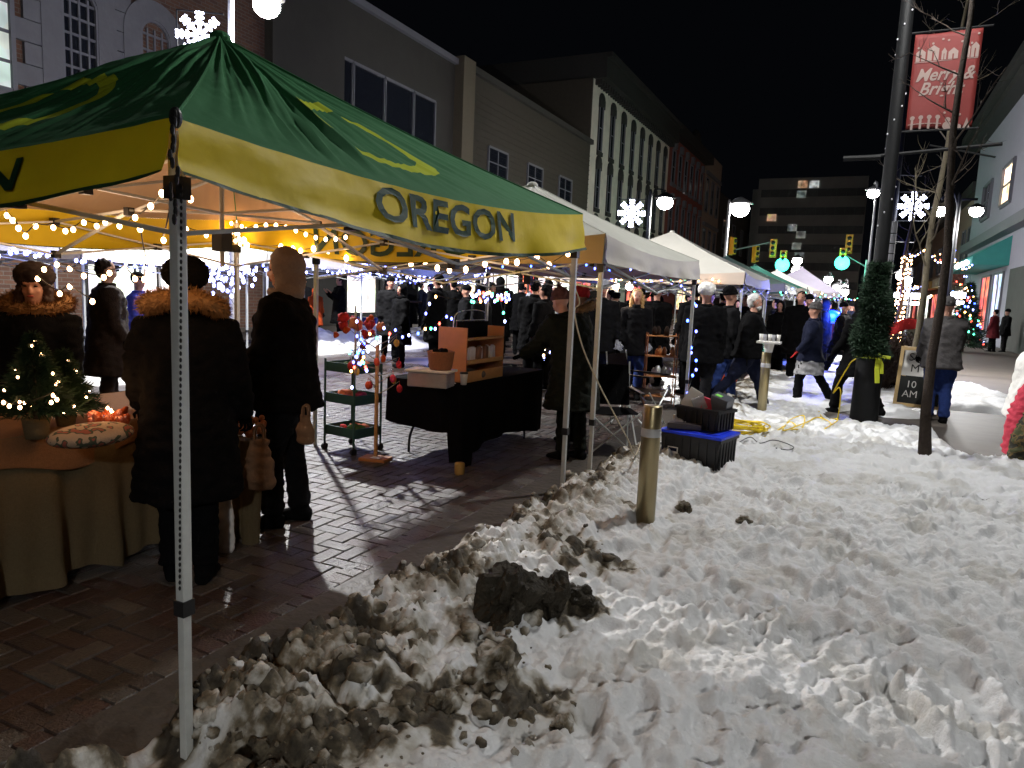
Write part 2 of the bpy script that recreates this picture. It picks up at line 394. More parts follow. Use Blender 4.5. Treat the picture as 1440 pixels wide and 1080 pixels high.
for args in ((-2.3, 1.25, .6, 3.4, .0095), (-2.15, 1.9, 3.4, 6.6, .0125), (-2.15, 3.4, 6.6, 11.6, .024), (-2.15, 6., 11.6, 60, .07, .03)):
    X, Y, Z, D = snow_patch(*args); r, c = X.shape
    VS.append(np.stack([X, Y, Z], -1).reshape(-1, 3)); DS.append(D.reshape(-1))
    i = np.arange(r-1)[:, None]*c + np.arange(c-1)[None, :]
    FS.append((np.stack([i, i+1, i+c+1, i+c], -1).reshape(-1, 4)+off)); off += r*c
V = np.concatenate(VS); FC = np.concatenate(FS); D = np.concatenate(DS)
keep = ~((V[FC[:, 0], 2] < -.03) & (V[FC[:, 2], 2] < -.03)); FC = FC[keep]
me = bpy.data.meshes.new('snow'); me.vertices.add(len(V)); me.vertices.foreach_set('co', V.ravel())
me.loops.add(FC.size); me.loops.foreach_set('vertex_index', FC.ravel()); me.polygons.add(len(FC))
me.polygons.foreach_set('loop_start', np.arange(0, FC.size, 4)); me.update(calc_edges=True); me.shade_smooth()
at = me.attributes.new('dirt', 'FLOAT', 'POINT'); at.data.foreach_set('value', D)
def snowmat(name, attr=True):
    m = bpy.data.materials.new(name); m.use_nodes = True; N, L, b = nodes(m)
    tc = N.new('ShaderNodeTexCoord'); n1 = N.new('ShaderNodeTexNoise'); n1.inputs['Scale'].default_value = 26; n1.inputs['Detail'].default_value = 7
    L.new(tc.outputs['Object'], n1.inputs['Vector'])
    cr = N.new('ShaderNodeValToRGB'); e = cr.color_ramp.elements
    e[0].color = (.76,.77,.78,1); e[0].position = 0; e[1].color = (.028,.022,.014,1); e[1].position = 1
    for p_, c_ in ((.3,(.52,.50,.45,1)),(.6,(.16,.13,.085,1)),(.8,(.06,.048,.03,1))): q = e.new(p_); q.color = c_
    if attr:
        a = N.new('ShaderNodeAttribute'); a.attribute_name = 'dirt'
        ad = N.new('ShaderNodeMath'); ad.operation = 'MULTIPLY_ADD'; L.new(n1.outputs['Fac'], ad.inputs[0]); ad.inputs[1].default_value = .9; ad.inputs[2].default_value = -.45
        sm = N.new('ShaderNodeMath'); sm.operation = 'MULTIPLY_ADD'; L.new(ad.outputs[0], sm.inputs[0])
        k = N.new('ShaderNodeMath'); k.operation = 'MULTIPLY'; k.inputs[1].default_value = 2.2; L.new(a.outputs['Fac'], k.inputs[0]); k.use_clamp = True
        L.new(k.outputs[0], sm.inputs[1]); L.new(a.outputs['Fac'], sm.inputs[2]); L.new(sm.outputs[0], cr.inputs['Fac'])
    else:
        mr = N.new('ShaderNodeMapRange'); mr.inputs['From Min'].default_value = .35; mr.inputs['From Max'].default_value = .7; L.new(n1.outputs['Fac'], mr.inputs['Value'])
        n1.inputs['Scale'].default_value = 11; mr.inputs['To Min'].default_value = .3; mr.inputs['To Max'].default_value = 1.0; L.new(mr.outputs['Result'], cr.inputs['Fac'])
    L.new(cr.outputs['Color'], b.inputs['Base Color']); b.inputs['Roughness'].default_value = .55; b.inputs['Specular IOR Level'].default_value = .35
    n2 = N.new('ShaderNodeTexNoise'); n2.inputs['Scale'].default_value = 70; n2.inputs['Detail'].default_value = 8; n2.inputs['Roughness'].default_value = .7
    L.new(tc.outputs['Object'], n2.inputs['Vector'])
    bp = N.new('ShaderNodeBump'); bp.inputs['Strength'].default_value = .6; bp.inputs['Distance'].default_value = .02
    L.new(n2.outputs['Fac'], bp.inputs['Height']); L.new(bp.outputs['Normal'], b.inputs['Normal'])
    return m
SNOW = snowmat('trampled_snow'); DIRTY = snowmat('dirty_ice', False); DARKICE = pm('black_ice_slab', (.030,.025,.017), .7, 0, .7, 14, .9, .2)
struct(link('snow', me, SNOW))
FOOT = []; TREAD = []
def SH(x, y): return float(snowh(np.array([[float(x)]]), np.array([[float(y)]]))[0, 0])
def clod(mb, c, r, seed, flat=.75, det=8):
    c = Vector(c); o = len(mb.v); t = MB(); t.ell((0,0,0), 1, 0, det*2, det)
    ax = Vector((rng.uniform(.75,1.25), rng.uniform(.75,1.25), flat))
    for v in t.v:
        v = Vector(v); d = 1+.55*mnoise.noise(v*1.3+Vector((seed,0,0)))+.30*mnoise.noise(v*3.1+Vector((0,seed,0)))+.14*mnoise.noise(v*7+Vector((0,0,seed)))
        mb.v.append(tuple(c+Vector((v.x*ax.x, v.y*ax.y, v.z*ax.z))*(r*d)))
    mb.f.extend(tuple(i+o for i in f) for f in t.f); mb.m.extend([0]*len(t.f))
mb = MB()
for i in range(900):
    y = 1.5 + 9*rng.random()**1.8; x = -1.93 + abs(rng.normal(0, .24 if y < 4 else .15)) - (.10 if rng.random() < .3 else 0)
    if i < 300:
        q = ((600,985),(715,960),(520,1040),(440,1060),(330,1050),(820,770),(760,820),(700,880),(250,1060))[i % 9]
        g = gnd(q[0], q[1], .2); x = g.x+rng.normal(0, .11); y = g.y+rng.normal(0, .13)
    r = .005+.036*rng.random()**5
    if y > 5: r *= .7
    clod(mb, (x, y, SH(x, y)+r*.2), r, i*1.7, .8, 5 if r < .03 else 7)
o = mb.build('slush_clods', DIRTY, smooth=True); tag(o, 'lumps of dirty frozen slush strewn along the kerb edge of the snow', 'slush'); o['kind'] = 'stuff'
def chunk(px, py, r, lab, z=.2, flat=.8, mt=None):
    g = gnd(px, py, z); mb = MB(); clod(mb, (0,0,0), r, px*.37, flat, 18)
    o = mb.build('snow_chunk', mt or DIRTY, smooth=False, loc=(g.x, g.y, SH(g.x, g.y)+r*flat*.35)); tag(o, lab, 'snow chunk', 'frozen dirty snow chunks'); return o
chunk(718, 858, .145, 'big dark slab of dirty frozen snow standing on the kerbside bank', .2, 1.05, DARKICE)
chunk(775, 842, .09, 'dark jagged snow chunk leaning right of the big slab on the bank', .2, 1.1, DARKICE)
chunk(818, 838, .06, 'smaller dark snow chunk at the right end of the jagged pair on the bank', .2, .8, DARKICE)
chunk(700, 930, .10, 'rounded mud coloured snow chunk in the pile just below the big slab')
chunk(626, 975, .052, 'pointed brown snow chunk standing alone on clean snow left of the muddy pile')
chunk(792, 990, .035, 'small egg shaped ice lump lying on white snow nearest the bottom of the bank')
chunk(1047, 735, .05, 'flat grey ice lump on the open snow right of the gold bollard', .13, .5)
chunk(962, 722, .055, 'small upright ice lump just right of the gold bollard foot', .13, .8)
chunk(822, 680, .08, 'upright icy lump propped against the second tent pole foot', .1, 1.3)
# snow heap across the road
def heap(x, y):
    h = .62*sst(3.0, .3, np.hypot((x+12.0)*1.7, (y-16.6)*.85)) + .55*sst(2.2, .2, np.hypot((x+12.0)*1.8, (y-13.2)*1.1)) + .5*sst(1.5,.2,np.hypot((x+11.6)*1.5,(y-19.5)*.8)) + .5*sst(2.5,.2,np.hypot((x+11)*1.5,(y-8.2)*.8))
    return h*(.65+.7*billow(x, y, 2.2, 4, 3))-.03
xs = np.arange(-14, -9.2, .07); ys = np.arange(5.5, 22, .07); X, Y = np.meshgrid(xs, ys); Z = heap(X, Y)*.85; r, c = X.shape
V = np.stack([X, Y, Z], -1).reshape(-1, 3); i = (np.arange(r-1)[:, None]*c + np.arange(c-1)[None, :]); FC = np.stack([i, i+1, i+c+1, i+c], -1).reshape(-1, 4)
FC = FC[~((V[FC[:, 0], 2] < -.01) & (V[FC[:, 2], 2] < -.01))]
me = bpy.data.meshes.new('snow_bank'); me.from_pydata(V.tolist(), [], FC.tolist()); me.shade_smooth()
at = me.attributes.new('dirt', 'FLOAT', 'POINT'); at.data.foreach_set('value', np.clip(fbm(V[:,0], V[:,1], 1.5, 3, 2)-.45, 0, .3).astype(float))
struct(link('snow_bank', me, SNOW))
# ------------------------------------------------------------------ buildings on the left
FX = -18.0
def yz(px, py, X=FX): p = atX(px, py, X); return p.y, p.z
brick_w = pm('brown_brick', (.13,.06,.035), .85, 0, .3, 5, .3)
N, L, b = nodes(brick_w); tc = N.new('ShaderNodeTexCoord'); mp = N.new('ShaderNodeMapping'); mp.inputs['Rotation'].default_value = (R(90), 0, R(90)); L.new(tc.outputs['Object'], mp.inputs['Vector'])
br = N.new('ShaderNodeTexBrick'); br.inputs['Scale'].default_value = 1; br.inputs['Brick Width'].default_value = .3; br.inputs['Row Height'].default_value = .1; br.inputs['Mortar Size'].default_value = .01
br.inputs['Color1'].default_value = (.12,.055,.032,1); br.inputs['Color2'].default_value = (.075,.036,.024,1); br.inputs['Mortar'].default_value = (.12,.10,.085,1)
sep = N.new('ShaderNodeSeparateXYZ'); cmb = N.new('ShaderNodeCombineXYZ'); L.new(tc.outputs['Object'], sep.inputs[0]); L.new(sep.outputs['Y'], cmb.inputs['X']); L.new(sep.outputs['Z'], cmb.inputs['Y'])
L.new(cmb.outputs[0], br.inputs['Vector']); L.new(br.outputs['Color'], b.inputs['Base Color'])
STONE = pm('grey_stone', (.13,.13,.145), .85, 0, .2, 3, .3)
WHITEW = pm('white_painted_wall', (.62,.57,.49), .85, 0, .3, 1.3, .3)
GREYW = pm('grey_render', (.036,.033,.029), .85, 0, .2, 1.5, .2)
DARKBR = pm('dark_brick', (.042,.035,.026), .85, 0, .3, 4, .3)
REDBR = pm('red_brick', (.20,.05,.035), .85, 0, .3, 4, .3)
BEIGE = pm('beige_wall', (.26,.20,.155), .85, 0, .15, 3, .2)
TRIM = pm('dark_trim', (.022,.021,.02), .8, 0, .3, 5, .2)
FRAMEW = pm('window_frame_paint', (.13,.13,.15), .6, 0, .1, 10, .05)
LITC = em('lit_cool_pane', (.75,.85,.8), .6, False, .15, 1.5); LITD = em('lit_dim_pane', (.7,.8,.72), .22, False, .2, 1.5)
LITW = em('lit_warm_pane', (1,.72,.4), 2.0, True, .25, 2.0)
LITS = em('lit_shop_pane', (1,.93,.82), 3.0, True, .3, 1.6)
LITR = em('lit_red_pane', (1,.12,.07), 1.6, False, .2, 2.0)
def arch_pts(y0, y1, z0, z1, n=10):
    c = (y0+y1)/2; r = (y1-y0)/2; zs = z1-r
    return [(y0, z0), (y1, z0)] + [(c+r*math.cos(math.pi*k/n), zs+r*math.sin(math.pi*k/n)) for k in range(n+1)]
def slab(mb, pts, x0, x1, mi=0):
    n = len(pts); vs = [(x0, y, z) for y, z in pts]+[(x1, y, z) for y, z in pts]
    fs = [tuple(range(n-1, -1, -1)), tuple(range(n, 2*n))]+[(i, (i+1) % n, n+(i+1) % n, n+i) for i in range(n)]
    mb.add(vs, fs, mi)
def window(par, y0, y1, z0, z1, X=FX, arch=False, nv=1, nh=2, fm=FRAMEW, gm=GLASS, fw=.09, side=1, surround=None, sw=.3):
    "window > frame + pane, set proud of the wall at X (side: +1 faces +X)"
    s = side; pts = arch_pts(y0, y1, z0, z1) if arch else [(y0,z0),(y1,z0),(y1,z1),(y0,z1)]
    w = MB(); slab(w, pts, X+s*.0, X+s*.03); win = w.build('window', gm, par)
    f = MB(); n = len(pts); cy = (y0+y1)/2; cz = (z0+z1)/2
    for i in range(n):
        a_, b_ = pts[i], pts[(i+1) % n]; f.bar((X+s*.05, a_[0], a_[1]), (X+s*.05, b_[0], b_[1]), fw, .10)
    for k in range(1, nv+1): y = y0+(y1-y0)*k/(nv+1); f.bar((X+s*.045, y, z0), (X+s*.045, y, z1-.02-(.25*(y1-y0) if arch and nv > 1 else 0)), fw*.5, .05)
    for k in range(1, nh+1): z = z0+(z1-z0)*k/(nh+1); f.bar((X+s*.042, y0, z), (X+s*.042, y1, z), fw*.5, .05)
    f.build('frame', fm, win)
    if surround:
        g = MB(); k = sw
        if arch:
            P2 = arch_pts(y0-k, y1+k, z0, z1+k, 14); P1 = arch_pts(y0, y1, z0, z1, 14)
            for i in range(1, len(P1)-1):
                q = [P1[i], P1[i+1], P2[i+1], P2[i]]; slab(g, q, X-s*.02, X+s*.12)
            slab(g, [P1[0], P2[0], P2[-1], P1[-1]], X-s*.02, X+s*.12)
        else:
            g.b2((X, y0-k, z1), (X+s*.14, y1+k, z1+k)); g.b2((X, y0-.1, z0-.15), (X+s*.16, y1+.1, z0))
        g.build('surround', surround, win)
    return win
def bldg(name, label, y0, y1, z1, mat, depth=8, z0=0., X=FX):
    t = thing(name, label, 'building', (0,0,0)); m = MB(); m.b2((X-depth, y0, z0), (X, y1, z1)); m.build('wall', mat, t); return t
# B1 quoined brick hall
ya = 2.0; yb = yz(372, 60)[0]
t = bldg('brick_hall', 'brown brick hall with pale stone quoins and arched windows behind the green tent', ya, yb, 13, brick_w)
def quoin(px, py, w=.75):
    y = yz(px, py)[0]; g = MB(); z = 3.4; k = 0
    while z < 12.6:
        ww = w if k % 2 else w*.62; g.b2((FX-.02, y-ww/2, z), (FX+.10, y+ww/2, z+.48)); z += .5; k += 1
    g.build('quoins', STONE, t)
quoin(52, 60, 1.1); quoin(165, 60, 1.1)
w0 = yz(-60, 80); w1 = yz(18, 130)
window(t, w0[0], w1[0], w1[1]+.0, 9.6, nv=2, nh=5, gm=LITC, fw=.14, surround=STONE, sw=.35)
a0 = yz(86, 100)[0]; a1 = yz(136, 100)[0]; window(t, a0, a1, yz(110,125)[1]-.3, yz(110,-18)[1], arch=True, nv=3, nh=6, fw=.12, surround=STONE, sw=.5)
a0 = yz(195, 80)[0]; a1 = yz(236, 80)[0]; window(t, a0, a1, yz(215,150)[1]-.6, yz(215,30)[1], arch=True, nv=3, nh=6, fw=.12, surround=STONE, sw=.5, gm=brick_w)
m = MB(); m.b2((FX, ya, 3.0), (FX+.25, yb, 3.3)); m.build('string_course', STONE, t)
# B2 grey block with strip windows
y2 = yz(640, 90)[0]; ym = yz(474, 80)[0]
t = bldg('grey_office_block', 'plain grey rendered block with a dark strip of windows, left of the low brick building', yb, y2, yz(560, 43)[1], GREYW)
m = MB(); m.b2((FX-8, yb, 0), (FX+.35, ym, 15)); m.build('tower', GREYW, t)
z0 = yz(560, 200)[1]; z1 = yz(475, 78)[1]
e0 = ym+.05
for k in range(4):
    e1 = [yz(p_, 120)[0] for p_ in (495, 540, 581, 612)][k]; window(t, e0, e1-.05, z0-.2, z1, nv=0, nh=0, fw=.1); e0 = e1
m = MB(); m.b2((FX-8, ym, yz(560,43)[1]), (FX+.2, y2, yz(560,43)[1]+.25)); m.build('parapet', FRAMEW, t)
# B3 low dark brick
y3 = yz(831, 190)[0]; zt = yz(650, 85)[1]
t = bldg('low_brick_building', 'low dark brick building with three plain windows beside the tall white one', y2, y3, zt-.3, DARKBR)
m = MB(); m.b2((FX, y2, 0), (FX+.5, y2+1.1, zt)); m.build('pier', pm('tan_pier', (.12,.10,.07)), t)
m = MB(); m.b2((FX-8, y2+1.1, zt-.3), (FX+.25, y3, zt)); m.build('coping', GREYW, t)
m = MB()
for k in range(22): m.b2((FX, y2+1.1, 4.6+k*.32), (FX+.03, y3, 4.6+k*.32+.05))
m.build('banding', DARKBR, t)
for (pa, pb, pt) in ((685,712,205),(741,762,229),(786,804,247)):
    window(t, yz(pa,240)[0], yz(pb,240)[0], 5.4, yz(pa,pt)[1], nv=1, nh=4, fw=.1)
# B4 white italianate
y4 = yz(942, 200)[0]; H4 = yz(838, 112)[1]
t = bldg('white_ornate_building', 'tall white painted building with rows of hooded windows and heavy dark cornice', y3, y4, H4, WHITEW, 12)
m = MB(); m.b2((FX-12, y3, H4), (FX+.9, y4, H4+1.3)); m.b2((FX-12, y3, H4+1.3), (FX+1.25, y4, H4+1.65))
for k in range(40): y = y3+.3+(y4-y3-.5)*k/39; m.b2((FX, y, H4-.35), (FX+.5, y+.2, H4+.002))
m.build('cornice', TRIM, t)
m = MB(); m.b2((FX-11.9, y3-.12, 8), (FX-.02, y3-.003, H4)); m.build('side_wall', DARKBR, t)
floors = ((H4-4.6, H4-1.1), (H4-8.6, H4-5.4), (H4-12.2, H4-9.5))
for fi, (z0, z1) in enumerate(floors):
    for k in range(8):
        c = y3+1.8+(y4-y3-3.4)*k/7
        w = window(t, c-.40, c+.40, z0, z1-.2, nv=0, nh=1, fw=.10, arch=False)
        g = MB(); g.ell((FX+.06, c, z1+.05), (.16, .62, .5), 0, 10, 6); g.b2((FX, c-.55, z1-.5), (FX+.14, c-.42, z1+.1)); g.b2((FX, c+.42, z1-.5), (FX+.14, c+.55, z1+.1)); g.b2((FX, c-.5, z0-.3), (FX+.16, c+.5, z0-.02)); g.b2((FX, c-.50, z0-.1), (FX+.08, c-.42, z1)); g.b2((FX, c+.42, z0-.1), (FX+.08, c+.50, z1))
        g.build('surround', TRIM, w)
# B5 red brick
y5 = yz(993, 215)[0]; H5 = yz(945, 190)[1]
t = bldg('red_brick_building', 'red brick building with keystoned windows between the white and beige ones', y4, y5, H5, REDBR, 12)
m = MB(); m.b2((FX-12, y4, H5), (FX+1.0, y5, H5+1.0)); m.ell((FX+.4, y4+(y5-y4)*.55, H5+1.2), (.5, 1.6, 1.2)); m.build('cornice', TRIM, t)
for z0, z1 in ((H5-4.4, H5-1.2), (H5-9.4, H5-6.2), (H5-13.4, H5-10.6)):
    for k in range(6):
        c = y4+1.9+(y5-y4-3.6)*k/5; w = window(t, c-.6, c+.6, z0, z1, nv=0, nh=1, fw=.14)
        g = MB(); g.b2((FX, c-.35, z1+.1), (FX+.3, c+.35, z1+.8)); g.build('keystone', STONE, w); g = MB(); g.b2((FX, c-.8, z0-.3), (FX+.25, c+.8, z0-.02)); g.build('sill', STONE, w)
# B6 beige
y6 = yz(1016, 230)[0]; H6 = yz(1005, 222)[1]
t = bldg('beige_building', 'narrow beige building with tall slim windows at the far end of the row', y5, y6, H6, BEIGE, 12)
for z0, z1 in ((H6-7, H6-3), (H6-13, H6-9)):
    for k in range(3): c = y5+2+(y6-y5-4)*k/2; window(t, c-.8, c+.8, z0, z1, nv=0, nh=0, fw=.1)
    m = MB(); m.b2((FX, y5+.8, z1+.3), (FX+.3, y6-.8, z1+.7)); m.build('lintel', STONE, t)
t = bldg('far_grey_shop_row', 'low grey shops beyond the beige building, under the bright lamp', y6, 165, yz(1040, 292)[1], GREYW, 12)
for k in range(7): c = y6+5+k*8; window(t, c-1.2, c+1.2, 9, 13, nv=0, nh=0)
# apartment tower
t = thing('apartment_tower', 'dark high apartment tower with a few lit windows closing the street', 'building', (0,0,0))
m = MB(); AY = 125; xa = atY(1068, 250, AY).x; xb = atY(1222, 250, AY).x; ht = atY(1120, 250, AY).z
m.b2((xa, AY, 0), (xb, AY+15, ht)); m.b2((xa-1, AY+1, 0), (xa+3, AY+14, ht-1.5)); m.build('wall', pm('tower_concrete', (.35,.35,.33), .9, 0, .3, .5, .1), t)
APG = pm('tower_glass', (.10,.11,.11), .5, 0, .4, 1, 0)
WD = em('lit_amber_pane', (1,.6,.3), .5, False, .2, 1.5)
lit = {(1129,259):WD,(1145,259):LITC,(1127,273):LITD,(1085,306):WD,(1114,320):LITD,(1126,330):LITD,(1120,346):LITD,(1124,360):LITD}
for r_ in range(7):
    for k in range(11):
        x = xa+1.2+k*(xb-xa-2)/10; z = ht-1.8-r_*2.9
        if z < 1: continue
        m = MB(); m.b2((x-.7, AY-.08, z-1.2), (x+.7, AY, z)); m.build('window', APG, t)
for (px, py), mt in lit.items():
    if mt: p = atY(px, py, AY-.2); m = MB(); m.b2((p.x-.7, AY-.16, p.z-.55), (p.x+.7, AY-.09, p.z+.55)); m.build('window', mt, t)
# ground floor shops on the left (lit panes belong to each block)
def by(n): return bpy.data.objects[n]
shop = [('brick_hall', 420, 340, 372, None, 0)]
def pane(par, pa, pb, zt, zb, mat, nv=2):
    window(by(par), atX(pa,400,FX).y, atX(pb,400,FX).y, zb, zt, nv=nv, nh=0, gm=mat, fm=TRIM, fw=.14)
pane('brick_hall', 118, 250, 2.85, .5, LITS, 3)
pane('grey_office_block', 484, 528, 2.7, .5, LITS, 1); pane('grey_office_block', 532, 560, 2.6, .5, GLASS); pane('grey_office_block', 585, 622, 2.7, .2, LITS, 1)
pane('low_brick_building', 652, 668, 2.9, .4, LITW, 0); pane('low_brick_building', 672, 728, 2.8, .6, LITS, 2); pane('low_brick_building', 732, 750, 2.8, .4, LITR, 0)
pane('low_brick_building', 754, 800, 2.9, .6, LITS, 2); pane('low_brick_building', 806, 830, 2.9, .6, LITR, 1)
pane('white_ornate_building', 836, 870, 2.9, .5, LITW, 3); pane('white_ornate_building', 880, 930, 2.9, .5, LITR, 3); pane('red_brick_building', 950, 985, 3, .5, LITW, 3)
t = thing('backlit_fascia', 'long white backlit shop fascia glowing above the stalls across the street', 'sign', (FX, 0, 0))
q0 = atX(112, 345, FX+.5); q1 = atX(345, 350, FX+.5); m = MB(); m.b2((0, q0.y, 2.75), (.5, q1.y, 4.0)); m.build('panel', em('fascia_glow', (.93,.95,1), 3.2, True), t)
m = MB()
for z in (2.68, 4.04): m.b2((0, q0.y-.1, z-.05), (.55, q1.y+.1, z+.05))
for k in range(4): y = q0.y+(q1.y-q0.y)*k/3; m.b2((.48, y-.04, 2.7), (.54, y+.04, 4.0))
m.build('frame', TRIM, t)
# ------------------------------------------------------------------ right side building
RX = 6.2
LAV = pm('pale_lavender_siding', (.30,.30,.36), .8, 0, .1, 3, .1)
t = thing('bay_window_house', 'pale sided corner building with lit upper window and teal awning', 'building', (0,0,0))
def ry(px, py): p = atX(px, py, RX); return p.y, p.z
ye = ry(1368, 300)[0]; yn = ry(1436, 300)[0]
m = MB(); m.b2((RX, yn-9, 0), (RX+10, ye, 12.6)); m.build('wall', LAV, t)
m = MB(); m.b2((RX-1.0, yn-9, 12.6), (RX+10, ye+1, 13.1)); m.b2((RX-.7, yn-9, 12.2), (RX, ye+.6, 12.6)); m.build('cornice', TRIM, t)
a0, z1 = ry(1430, 222); a1, z0 = ry(1408, 292)
window(t, a0, a1, z0, z1, X=RX, side=-1, nv=0, nh=1, gm=em('lit_bay_pane', (1,.75,.45), 3.5, True, .2, 1.2), fw=.2)
b0 = ry(1392, 300)[0]; b1 = ry(1382, 300)[0]; window(t, b0, b1, z0, z1, X=RX, side=-1, nv=1, nh=1, gm=GLASS, fw=.2)
m = MB(); m.b2((RX-.5, yn-9, 5.45), (RX, ye, 5.95)); m.build('string_course', FRAMEW, t)
f0 = ry(1419, 372)[0]; f1 = ry(1372, 390)[0]
m = MB(); vs = [(RX, f0, 5.3), (RX, f1, 5.3), (RX-1.5, f1, 4.3), (RX-1.5, f0, 4.3), (RX-1.5, f0, 3.9), (RX-1.5, f1, 3.9), (RX, f1, 3.9), (RX, f0, 3.9)]
m.add(vs, [(0,1,2,3),(3,2,5,4),(0,3,4,7),(1,6,5,2),(4,5,6,7)]); m.build('awning', pm('teal_canvas', (.05,.30,.27), .8, 0, .15, 3, .2), t)
for y_, z_ in ((f0+1.2, 4.05), (f0+2.6, 4.05), (f0+5, 4.05)):
    m = MB(); m.ell((RX-1.6, y_, z_), .13); m.build('spot_lamp', em('awning_spot', (.75,.8,1), 12), t)
m = MB(); m.b2((RX-.12, yn-9, 0), (RX, f0-1.2, 3.65)); m.build('corner_pier', pm('dark_stone', (.05,.05,.048), .8, 0, .3, 2, .3), t)
window(t, f0+.8, f0+3.5, .6, 3.6, X=RX, side=-1, nv=1, nh=0, gm=em('shop_cool', (.6,.65,.9), 1.6, False, .3, 1.5)); window(t, f0+4.5, f0+7.5, .6, 3.6, X=RX, side=-1, nv=1, nh=0, gm=LITR)
t = thing('far_right_shops', 'warm lit shop fronts further up the right side of the street', 'building', (0,0,0))
m = MB(); m.b2((RX+.3, ye, 0), (RX+10, 120, 9.5)); m.build('wall', BEIGE, t)
m = MB(); m.b2((RX-.2, ye, 9.5), (RX+10, 120, 10.2)); m.build('cornice', TRIM, t)
for k in range(7):
    y = ye+2+k*9; window(t, y, y+5.5, .5, 3.2, X=RX+.3, side=-1, nv=2, nh=0, gm=[LITS, LITW, LITR][k % 3]); window(t, y, y+1.6, 5, 7.5, X=RX+.3, side=-1, nv=0, nh=1, gm=[GLASS, LITW, GLASS][k % 3]); window(t, y+3, y+4.6, 5, 7.5, X=RX+.3, side=-1, nv=0, nh=1, gm=GLASS)
    m = MB(); m.b2((RX-.6, y, 3.6), (RX+.3, y+5.5, 4.3)); m.build('fascia', [REDBR, WHITEW, pm('ochre_fascia', (.4,.25,.08), .7)][k % 3], t)
# ------------------------------------------------------------------ pop-up tents
TANF = pm('warm_tan_fabric', (.46,.33,.19), .85, 0, .12, 5, .25)
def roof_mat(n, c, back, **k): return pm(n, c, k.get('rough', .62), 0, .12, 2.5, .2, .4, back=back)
GREENR = roof_mat('green_canopy', (.028,.16,.055), (.50,.36,.24), rough=.85)
YELR = pm('yellow_valance', (.74,.56,.010), .6, 0, .12, 4, .15)
DKG = pm('dark_green_print', (.008,.045,.018), .6, 0, .2, 8, .1)
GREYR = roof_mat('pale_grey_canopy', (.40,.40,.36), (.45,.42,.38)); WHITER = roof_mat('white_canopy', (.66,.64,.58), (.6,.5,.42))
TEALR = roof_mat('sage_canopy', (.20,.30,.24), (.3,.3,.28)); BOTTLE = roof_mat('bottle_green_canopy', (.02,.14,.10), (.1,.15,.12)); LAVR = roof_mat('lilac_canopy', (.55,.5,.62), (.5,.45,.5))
BLUER = roof_mat('blue_valance', (.25,.28,.5), (.3,.3,.4))
